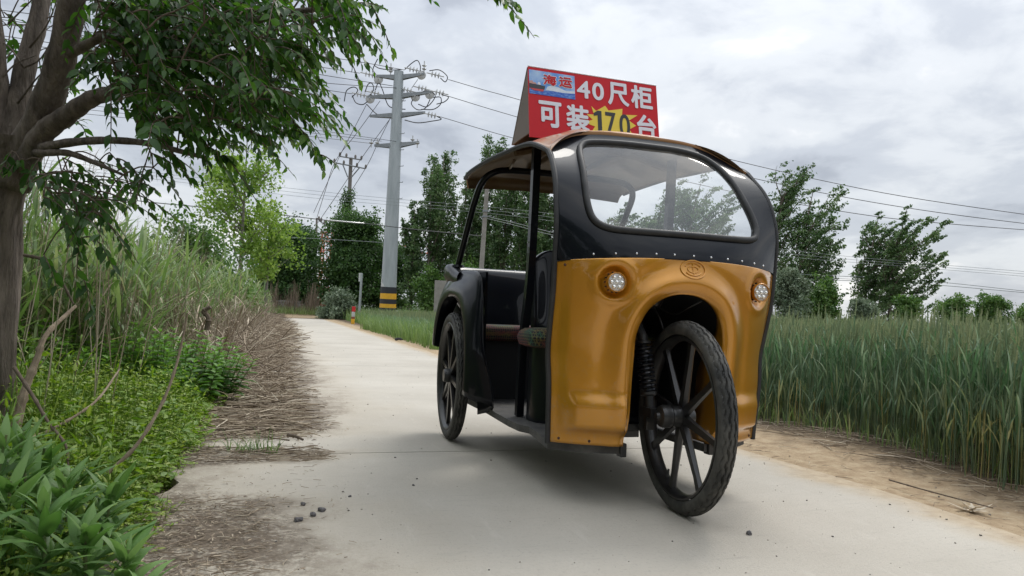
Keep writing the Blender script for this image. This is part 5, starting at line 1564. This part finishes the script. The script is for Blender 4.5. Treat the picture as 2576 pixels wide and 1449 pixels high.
nbx = NB(); twig = MB()
def spray(p0, p1, nl, ll=.055, sag=.04, tlo=.0, thi=.6, side=True):
    """a leafy shoot from p0 to p1 with leaves set alternately along it"""
    p0, p1 = np.array(p0, float), np.array(p1, float); D = p1-p0; Ln = np.linalg.norm(D)
    ts = np.linspace(0, 1, 9); path = np.array([p0+D*t+np.array([0, 0, sag*4*t*(1-t)-sag*1.2*t*t]) for t in ts])
    A_ = np.array(NODES); k_ = int(np.argmin(((A_-p0)**2).sum(1)+.15*np.maximum(0, A_[:, 0]-p0[0]))); q0 = A_[k_]; gap = float(np.linalg.norm(q0-p0))
    if .004 < gap < 1.2:
        md_ = (q0+p0)/2+np.array([0, 0, .12*gap]); lk = spline([q0, md_, p0], 7)
        twig.tube([Vector(p)-B0 for p in lk], np.linspace(.0022+.003*min(gap, 1), .0022, 7), 4); NODES.extend(lk[2:])
    NODES.extend(path[1:6])
    twig.tube([Vector(p)-B0 for p in path], np.linspace(.0024, .0009, 9), 4)
    k = np.arange(nl); t = (k+.5)/nl
    q = np.stack([np.interp(t, ts, path[:, i]) for i in range(3)], 1)
    d = D/Ln; sd = np.cross(d, [0, 0, 1.0]); sd /= max(1e-6, np.linalg.norm(sd)); sgn = np.where(k % 2 == 0, 1, -1)[:, None]
    fd = d[None]*rand(nl, .5, .9)[:, None]+sd[None]*sgn*rand(nl, .5, .9)[:, None]+np.array([0, 0, -1])*rand(nl, .15, .7)[:, None]+RNG.normal(0, .15, (nl, 3))
    L = ll*rand(nl, .7, 1.2)*(1-.35*(t > .85))
    leaves(nbx, q-np.array(B0[:]), fd, np.array([0, 0, 1.0])+RNG.normal(0, .45, (nl, 3)), L, L*rand(nl, .40, .52), np.clip(rand(nl, tlo, thi)+.35*(t > .85), 0, 1), fold=.25, droop=.25)
def inside(poly, x, y):
    c = False; j = len(poly)-1
    for i in range(len(poly)):
        if (poly[i][1] > y) != (poly[j][1] > y) and x < (poly[j][0]-poly[i][0])*(y-poly[i][1])/(poly[j][1]-poly[i][1])+poly[i][0]: c = not c
        j = i
    return c
CAN = [(230, -40), (640, -40), (900, -40), (870, 40), (760, 70), (700, 140), (735, 215), (705, 270), (690, 280), (610, 290), (520, 310), (470, 340), (350, 310), (280, 300), (285, 270), (300, 230), (230, 180)]
cnt = 0
while cnt < 330:
    x, y = random.uniform(180, 900), random.uniform(-40, 390)
    if not inside(CAN, x, y): continue
    d = random.uniform(1.75, 2.7); p0 = at(x, y, d)
    ang = random.gauss(.5, .6); L = random.uniform(.12, .30)
    if y > 250: L *= .6
    p1 = p0+np.array([math.cos(ang)*L*.9, random.gauss(0, .12), -math.sin(ang)*L*.75])
    spray(p0, p1, random.randint(13, 20), .038, .02); cnt += 1
for k in range(70):
    x, y = random.uniform(210, 620), random.uniform(-30, 190); p0 = at(x, y, random.uniform(1.8, 2.25)); ang = random.gauss(.4, .7); L = random.uniform(.12, .26)
    spray(p0, p0+np.array([math.cos(ang)*L*.9, random.gauss(0, .12), -math.sin(ang)*L*.6]), random.randint(13, 20), .038, .02)
# outer hanging shoots
for q in ([(700, 60, 2.1), (850, 10, 2.05), (975, 18, 2.0)], [(720, 40, 2.0), (860, 50, 1.98), (940, 125, 1.95)], [(700, 90, 2.1), (800, 90, 2.1), (880, 110, 2.08)], [(640, 170, 2.0), (720, 250, 1.98), (790, 300, 1.96)], [(660, 200, 2.0), (740, 310, 1.98), (818, 428, 1.95)],
          [(680, 150, 2.1), (730, 165, 2.1), (768, 205, 2.1)], [(600, 260, 2.0), (680, 320, 2.0), (745, 335, 2.0)], [(560, 300, 2.0), (620, 330, 2.0), (700, 360, 2.0)], [(480, 330, 2.1), (540, 385, 2.1), (585, 400, 2.1)], [(640, 30, 1.9), (780, -10, 1.9), (905, 5, 1.88)], [(700, 100, 1.9), (760, 120, 1.9), (800, 160, 1.9)], [(600, 190, 2.2), (690, 230, 2.2), (760, 262, 2.2)], [(1180, -60, 1.9), (1250, -10, 1.9), (1305, 14, 1.88)]):
    pts = spline(P_(q), 4)
    for a, b in zip(pts[:-1], pts[1:]):
        spray(a, b, 11, .038, .006, .15, .85)
        if random.random() < .8:
            m_ = (np.array(a)+np.array(b))/2; spray(m_, m_+np.array([random.uniform(.04, .13), random.gauss(0, .05), random.uniform(-.14, .02)]), 9, .036, .006, .15, .85)
# lower shoots round the trunk and below the fork
LOW = [(130, 390), (300, 375), (450, 390), (400, 440), (330, 450), (330, 500), (280, 500), (240, 590), (180, 560), (110, 520), (60, 420)]
cnt = 0
while cnt < 60:
    x, y = random.uniform(40, 480), random.uniform(370, 620)
    if not inside(LOW, x, y): continue
    p0 = at(x, y, random.uniform(2.0, 2.6)); ang = random.gauss(.7, .6); L = random.uniform(.08, .2)
    spray(p0, p0+np.array([math.cos(ang)*L, random.gauss(0, .08), -math.sin(ang)*L]), random.randint(7, 13), .037, .01, 0, .6); cnt += 1
for x, y, e_ in ((170, 560, (205, 640)), (200, 600, (190, 720)), (240, 600, (300, 700)), (110, 640, (150, 740)), (210, 700, (235, 800)), (60, 400, (20, 430)), (100, 400, (60, 470)), (30, 380, (0, 440))):
    p0 = at(x, y, 2.35); spray(p0, at(e_[0], e_[1], 2.3), 11, .045, .01, 0, .55)
# sparse leaves at the upper left, and the crown above the frame
for k in range(36):
    x, y = random.uniform(-60, 230), random.uniform(-60, 330); p0 = at(x, y, random.uniform(2.7, 3.2)); a_ = random.uniform(-.5, 2.5); L = random.uniform(.08, .2)
    spray(p0, p0+np.array([math.cos(a_)*L, random.gauss(0, .1), -math.sin(a_)*L*.6]), random.randint(4, 8), .045, .01)
for k in range(430):
    th = random.uniform(0, 6.283); r = 1.2*math.sqrt(random.random()); z = random.uniform(1.75, 3.5)
    p0 = np.array([B0.x+.25+math.cos(th)*r*1.15, B0.y-.15+math.sin(th)*r, z]); a_ = random.uniform(0, 6.283); L = random.uniform(.15, .32)
    px_ = p0-CPOS; dd = px_@CW
    if dd > .05:
        sx, sy = CX+FPX*(px_@CR)/dd, CY-FPX*(px_@CU)/dd
        if -150 < sx < 2700 and sy > -50: continue
    spray(p0, p0+np.array([math.cos(a_)*L, math.sin(a_)*L, random.uniform(-.1, .06)]), random.randint(9, 14), .055, .02)
tb.add(twig.v, twig.f, 1); tb.build('trunk', [m_bark, m_dtwig], elm, angle=180); nbx.build('foliage', m_leaf, elm)

# ------------------------------------------------------------------ poles
m_galv = mat('galvanised_steel', (.33, .37, .38), rough=.45, metal=.35, c2=(.42, .46, .47), scale=1.6, stretch=(3, 3, .5), bump=.1, bscale=30)
m_arm = mat('steel_arm', (.20, .22, .23), rough=.5, metal=.3, c2=(.28, .30, .31), scale=4)
m_porc = mat('porcelain', (.50, .51, .50), rough=.2, coat=.6)
m_wire = mat('wire', (.03, .032, .036), rough=.6)
m_pwire = mat('pale_wire', (.22, .25, .25), rough=.6)
m_bandy = mat('band_yellow', (.78, .42, .02), rough=.5, c2=(.66, .36, .03), scale=8)
m_bandk = mat('band_black', (.02, .022, .028), rough=.5)
m_conc = mat('weathered_concrete', (.33, .31, .28), rough=.9, c2=(.23, .215, .19), scale=3, detail=8, bump=.4, bscale=40)
m_wood = mat('grey_wood', (.17, .155, .14), rough=.9, c2=(.23, .21, .19), scale=6)
PD = 38.0
b0 = foot(975, PD); pole = empty('steel_pole', b0, 'tall grey tapered steel power pole with yellow and black bands at its foot', 'power pole')
ptop = Vector(at(1003.5, 180, PD)); axis_ = ptop-b0; HP = axis_.length
def prad(t): return .425+(.245-.425)*t
b = MB(); b.tube([b0+axis_*t-b0 for t in np.linspace(0, 1, 30)], [prad(t) for t in np.linspace(0, 1, 30)], 16)
b.build('shaft', m_galv, pole, angle=15)
PY0 = hor(975)+CAM_H*FPX/PD
def tz(py): return (PY0-py)/(PY0-180)
for py0, py1, m in ((722, 738, m_bandk), (738, 752, m_bandy), (752, 764, m_bandk), (764, 774, m_bandy), (774, 786, m_bandk)):
    t0, t1 = tz(py1), tz(py0); b = MB(); b.tube([axis_*t0, axis_*t1], [prad(t0)+.012, prad(t1)+.012], 24, caps=False); b.build('band', m, pole)
# white patch where the paint has flaked
b = MB(); rows = []
for i, t in enumerate(np.linspace(tz(722), tz(690), 8)):
    c = axis_*t; rows.append([(c.x+math.cos(a)*(prad(t)+.006), c.y+math.sin(a)*(prad(t)+.006), c.z) for a in np.linspace(math.pi*1.02, math.pi*(1.38-.05*i+.03*math.sin(i*2)), 6)])
b.grid(rows); b.build('paint_patch', m_porc, pole)
arms = [((947, 191), (1068, 186), 196), ((925, 244), (1084, 232), 243), ((930, 292), (1070, 283), 291), ((942, 366), (1055, 358), 367)]
for (l, r, cy_) in arms:
    t = tz(cy_); c = b0+axis_*t
    for q in (l, r):
        e_ = Vector(at(q[0], q[1], PD)); d_ = (e_-c); s0 = c+d_*(prad(t)*.8/d_.length)
        b = MB(); b.tube([s0-b0, e_-b0], [.17, .075], 4, up=(0, .7, .7)); b.build('crossarm', m_arm, pole, smooth=False)
def insulator(px, py, ax, n_=3, r=.13, d=PD):
    c = Vector(at(px, py, d))-b0; b = MB(); A = Vector(ax).normalized()
    for k in range(n_):
        o = c+A*((k-(n_-1)/2)*.17); b.lathe([(0, -.05), (.05, -.045), (r*.7, -.02), (r, .01), (r*.9, .03), (.05, .02), (0, .05)], o, A, 14)
    b.tube([c-A*(n_*.12+.1), c+A*(n_*.12+.1)], .03, 5)
    b.build('insulator', m_porc, pole, angle=60)
for px, py in ((929, 187), (1040, 175), (1095, 188), (908, 238), (943, 234), (1025, 227), (1062, 222), (1106, 233), (1086, 289)): insulator(px, py, (1, .25, -.12), 3, .17)
for px, py in ((952, 200), (1060, 189), (931, 249), (1045, 244), (1081, 238)): insulator(px, py, (0, 1, 0), 1, .24)
for px, py in ((983, 176), (1067, 170)): insulator(px, py, (0, 0, 1), 2, .12)
for px, py in ((934, 360), (949, 360), (1005, 357), (1038, 352), (1050, 361)): insulator(px, py, (0, 0, 1), 1, .12)
# jumper loops
def pw(l, d=PD): return [Vector(at(x, y, d))-b0 for x, y in l]
for l in ([(1018, 175), (1037, 158), (1050, 152), (1057, 165), (1057, 178)], [(1080, 178), (1105, 176), (1125, 192), (1120, 206), (1108, 196)], [(942, 196), (938, 175), (950, 148)], [(942, 165), (955, 172), (985, 176), (1010, 175)], [(866, 255), (872, 228), (890, 219), (900, 228), (885, 245)], [(886, 240), (895, 258), (912, 263), (925, 255)], [(918, 232), (926, 212), (936, 210), (940, 225), (930, 240)], [(943, 230), (952, 208), (962, 225), (975, 262), (990, 272), (1020, 275)], [(1040, 248), (1035, 262), (1050, 276), (1070, 272), (1082, 250)], [(1090, 245), (1108, 245), (1108, 262), (1090, 275), (1060, 275)], [(1018, 302), (1050, 309), (1085, 305), (1110, 300), (1100, 293)], [(1110, 238), (1128, 244), (1118, 256), (1098, 262)], [(922, 262), (945, 285), (960, 290), (990, 294)], [(1050, 245), (1070, 228), (1095, 240), (1075, 268), (1052, 262)]):
    b = MB(); b.tube(spline(pw(l), 20), .026, 5); b.build('jumper_cable', m_wire, pole)
for py in np.linspace(255, 500, 7):
    t = tz(py); c = axis_*t; b = MB(); b.tube([c+Vector((prad(t)*.9, -.1, 0)), c+Vector((prad(t)+.16, -.14, 0)), c+Vector((prad(t)+.16, -.14, .05))], .018, 4); b.build('step_peg', m_arm, pole)

def old_pole(name, label, px0, px1, ytop, d, r, arms_, m):
    f_ = foot(px0, d); root = empty(name, f_, label, 'power pole'); tp = Vector(at(px1, ytop, d))-f_
    b = MB(); b.tube([Vector((0, 0, -.1)), tp*.5, tp], [r*1.15, r, r*.85], 10); b.build('shaft', m, root)
    for l, rr_ in arms_:
        A, B_ = Vector(at(*l, d-.25))-f_, Vector(at(*rr_, d-.25))-f_
        b = MB(); b.tube([A, B_], .06*d/60, 4); b.build('crossarm', m_arm, root, smooth=False)
        for t in (0, .3, .72, 1):
            c = A.lerp(B_, t); b = MB(); b.lathe([(0, .35*d/60), (.07*d/60, .3*d/60), (.10*d/60, .15*d/60), (.05*d/60, 0)], c, (0, 0, 1), 8); b.build('insulator', m_wood, root)
    return root, f_
p2, f2 = old_pole('wooden_pole', 'older grey pole with two crossarms rising out of the climbers', 867, 883, 396, 60, .17, [((855, 393), (909, 402)), ((841, 409), (920, 424))], m_wood)
for l in ([(862, 413), (875, 446)], [(905, 421), (884, 446)]):
    b = MB(); b.tube([Vector(at(x, y, 59.7))-f2 for x, y in l], .05, 4); b.build('brace', m_arm, p2)
old_pole('wooden_pole', 'tiny far pole top showing above the hedge tree', 790, 797, 548, 100, .16, [((802, 554), (822, 568))], m_wood)
p4, f4 = old_pole('concrete_pole', 'slim pale concrete pole seen through the open side of the tricycle', 1202, 1225, 472, 33, .105, [], m_conc)
for py in (531, 545):
    b = MB(); c = Vector(at(1221 if py == 531 else 1219, py, 33))-f4; b.lathe([(.115, -.04), (.125, -.04), (.125, .04), (.115, .04)], c, (0, 0, 1), 14)
    b.tube([c, c+Vector((.28, -.1, .02))], .025, 5); b.build('bracket', m_arm, p4)
# vine column up the wooden pole
vine = NB(); N_ = 900; t = rand(N_)
A, B_ = at(868, 560, 59.5), at(876, 484, 59.5)
quads(vine, A+(B_-A)*t[:, None]+RNG.normal(0, .26, (N_, 3)), .2, rand(N_)); vv = vine.build('climber', m_dense); tag(vv, 'green climber wrapped round the older grey pole', 'climber')

# ------------------------------------------------------------------ overhead wires
def wire(l, d0, d1, r, label, m=m_wire, group='overhead wires'):
    l = np.array(l, float); s_ = np.concatenate([[0], np.cumsum(np.hypot(*np.diff(l, axis=0).T))]); s_ /= s_[-1]
    # points spaced along a straight run in plan: depth goes as 1/linear in picture position
    inv = 1/d0+(1/d1-1/d0)*s_
    pts = [at(x, y, 1/k) for (x, y), k in zip(l, inv)]
    q = spline(pts, 40); p0 = Vector(q[0]); b = MB()
    dd = np.linalg.norm(q-CPOS, axis=1); rr_ = np.clip(r*dd/PD, r*.5, r*2.2)
    b.tube([Vector(p)-p0 for p in q], rr_, 5)
    return tag(b.build('overhead_wire', m, loc=p0), label, 'wire', group)
RW = .016
wire([(1128, 200), (1220, 227), (1310, 252), (1560, 327), (1789, 389), (2047, 449.6), (2290, 497), (2576, 539), (2760, 562)], PD, 90, RW, 'topmost of the three wires running right from the top arm of the steel pole')
wire([(1128, 242), (1290, 291), (1560, 366), (1845, 437), (2119, 495), (2350, 533), (2576, 562), (2760, 582)], PD, 90, RW, 'middle wire of the three running right from the steel pole')
wire([(1105, 293), (1290, 347), (1560, 417), (1817, 477), (1999, 512), (2200, 544), (2351, 560), (2576, 578), (2760, 590)], PD, 90, RW, 'lowest of the three wires running right from the third arm of the steel pole')
wire([(-200, 0), (250, 58), (639, 117), (894, 154), (1017, 176)], 22, PD, RW, 'wire coming from the left to the very top of the steel pole')
wire([(-200, 20), (250, 85), (639, 145), (775, 164), (905, 184)], 22, PD, RW, 'wire from the left ending at the left tip of the top arm')
wire([(-200, 30), (250, 96), (639, 158), (820, 190), (988, 216)], 22, PD, RW, 'wire from the left passing in front of the pole shaft to the second arm')
wire([(-200, 60), (250, 126), (639, 186), (820, 209), (1007, 222)], 22, PD, RW, 'wire from the left to the right half of the second arm')
wire([(-200, 72), (250, 140), (639, 200), (770, 219), (886, 236)], 22, PD, RW, 'wire from the left ending at the left tip of the second arm')
for k, (a, c) in enumerate((((-200, 222), (1012, 358)), ((-200, 232), (960, 355)), ((-200, 244), (935, 361)))):
    wire([a, (250, 268+11*k), (639, 310+9*k), (770, 324+9*k), c], 24, PD, .011, ('thin upper', 'thin middle', 'thin lower')[k]+' cable of three running left from the lowest arm of the steel pole')
for k, (a, c, e_, w_) in enumerate((((922, 263), (855, 392), (789, 535), 'left tip of the second arm to the top arm of the old pole'), ((956, 254), (842, 409), (798, 545), 'second arm to the left lower arm tip of the old pole'), ((1051, 200), (908, 400), (800, 560), 'top arm past the shaft to the old pole top'), ((983, 295), (919, 424), (806, 600), 'third arm to the right lower arm tip of the old pole'))):
    wire([a, ((a[0]+c[0])/2-2, (a[1]+c[1])/2+4), c, ((c[0]+e_[0])/2-2, (c[1]+e_[1])/2+4), e_], PD, 90, .014, 'wire from '+w_)
wire([(-150, 455), (250, 494), (400, 511), (640, 533), (820, 554), (916, 562), (1050, 578), (1211, 594)], 26, 33, .022, 'thick black cable crossing low in front of the trees to the concrete pole')
wire([(822, 553.5), (870, 558), (916, 562)], 30.2, 31.2, .036, 'short white sleeve round the low black cable', m_porc)
for k in range(3):
    wire([(-150, 372+9*k), (350, 430+8*k), (760, 477+9*k), (1000, 501+8*k), (1222, 520+8*k), (1405, 540+9*k), (1700, 585+9*k), (1939, 624+9*k), (2250, 656+6*k), (2576, 683+6*k), (2760, 698+6*k)], 30, 48, .008, ('upper', 'middle', 'lower')[k]+' of three thin pale wires crossing the whole view behind the tricycle', m_pwire)
for k in range(2):
    wire([(1222, 544+5*k), (1300, 562+6*k), (1405, 588+7*k), (1700, 650+8*k), (1950, 686+11*k), (2300, 704+9*k), (2576, 732+4*k), (2760, 752)], 33, 60, .014, ('upper', 'lower')[k]+' of two pale cables running right from the concrete pole', m_pwire)
wire([(-150, 560), (350, 590), (700, 596), (1000, 612), (1222, 622), (1405, 640), (1700, 668), (1950, 690), (2300, 712)], 38, 60, .011, 'faint low wire behind the concrete pole and the poplars', m_pwire)

# ------------------------------------------------------------------ small things at the end of the lane
# marker post, banded red, white and yellow
f_ = foot(889, 31); mp_ = empty('marker_post', f_, 'short red and white marker post with yellow foot beside the lane', 'marker post')
up_ = Vector((.02, 0, 1))
for z0, z1, m in ((.0, .22, m_bandy), (.22, .31, mat('post_rust', (.25, .09, .05), rough=.8)), (.31, .52, m_porc), (.52, .74, mat('post_red', (.55, .02, .025), rough=.5))):
    b = MB(); b.box(up_*((z0+z1)/2), (.13, .13, z1-z0-.002)); b.build('band', m, mp_, smooth=False, bevel=.01)
f_ = foot(904, 38); sg_ = empty('signpost', f_, 'thin grey signpost with a small plate seen edge on', 'signpost')
tp = Vector(at(910, 688, 38))-f_
b = MB(); b.tube([Vector((0, 0, 0)), tp], .065, 8); b.build('post', m_galv, sg_)
b = MB(); b.box(tp+Vector((-.06, 0, -.20)), (.17, .04, .44)); b.build('plate', m_porc, sg_, smooth=False, bevel=.01)
f_ = foot(1109, 30); b = MB(); hz = htop(1109, 706, 30, f_)
b.box((0, 0, hz/2), (.60, .14, hz), rz=.1); o = b.build('concrete_slab', m_conc, loc=f_, smooth=False, bevel=.015); tag(o, 'weathered concrete slab standing upright left of the rear wheel', 'slab')
f_ = foot(722, 47.5); b = MB(); b.box((0, 0, .38), (2.0, .5, .5), rz=-.15); b.box((-.1, .1, .72), (1.9, .45, .16), rz=-.12)
o = b.build('concrete_blocks', m_conc, loc=f_, smooth=False, bevel=.02); tag(o, 'low pale concrete kerb block at the bend of the lane', 'kerb block')
# orange lattice crane half hidden by the trees
m_crane = mat('crane_orange', (.62, .13, .05), rough=.6, c2=(.5, .12, .06), scale=4)
f_ = foot(812, 56); cr_ = empty('crane', f_, 'orange red lattice crane mast between the two dark trees', 'crane')
b = MB(); hz = htop(815, 585, 56, f_); Wc = .42
for sx in (-1, 1):
    for sy in (-1, 1): b.tube([(sx*Wc, sy*Wc, 0), (sx*Wc*.8+.15, sy*Wc*.8, hz)], .05, 4)
for k in range(9):
    z0, z1 = hz*k/9, hz*(k+1)/9; s_ = 1 if k % 2 else -1
    b.tube([(-Wc*s_+.15*k/9, -Wc, z0), (Wc*s_*.9+.15*k/9, -Wc, z1)], .035, 4); b.tube([(-Wc, -Wc*s_, z0), (-Wc+.1, Wc*s_, z1)], .035, 4); b.tube([(-Wc+.15*k/9, -Wc, z1), (Wc, -Wc, z1)], .035, 4)
b.build('mast', m_crane, cr_, smooth=False)
b = MB(); b.box((.35, -.6, 1.2), (1.0, .5, 1.5)); b.build('machine_house', mat('faded_red', (.35, .13, .10), rough=.8), cr_, smooth=False, bevel=.03)
b = MB(); z_ = htop(815, 628, 56, f_)
for dz in (0, .5): b.tube([(.2, 0, z_+dz), (8.5, 2, z_+dz+.2)], .05, 4)
for k in range(12): b.tube([(.2+.7*k, .16*k, z_+(.5 if k % 2 else 0)), (.9+.7*k, .16*(k+1), z_+(0 if k % 2 else .5))], .03, 4)
b.build('jib', m_crane, cr_, smooth=False)
b = MB(); q = xy(2.32, 15.6); b.tube(spline([(-.08, 0, .01), (0, .03, .03), (.09, -.02, .02)], 8), [.012, .03, .03, .028, .025, .03, .02, .01], 6, flat=.5)
o = b.build('debris', m_bandk, loc=(q[0], q[1], .01)); tag(o, 'dark scrap lying at the far right edge of the lane', 'debris')
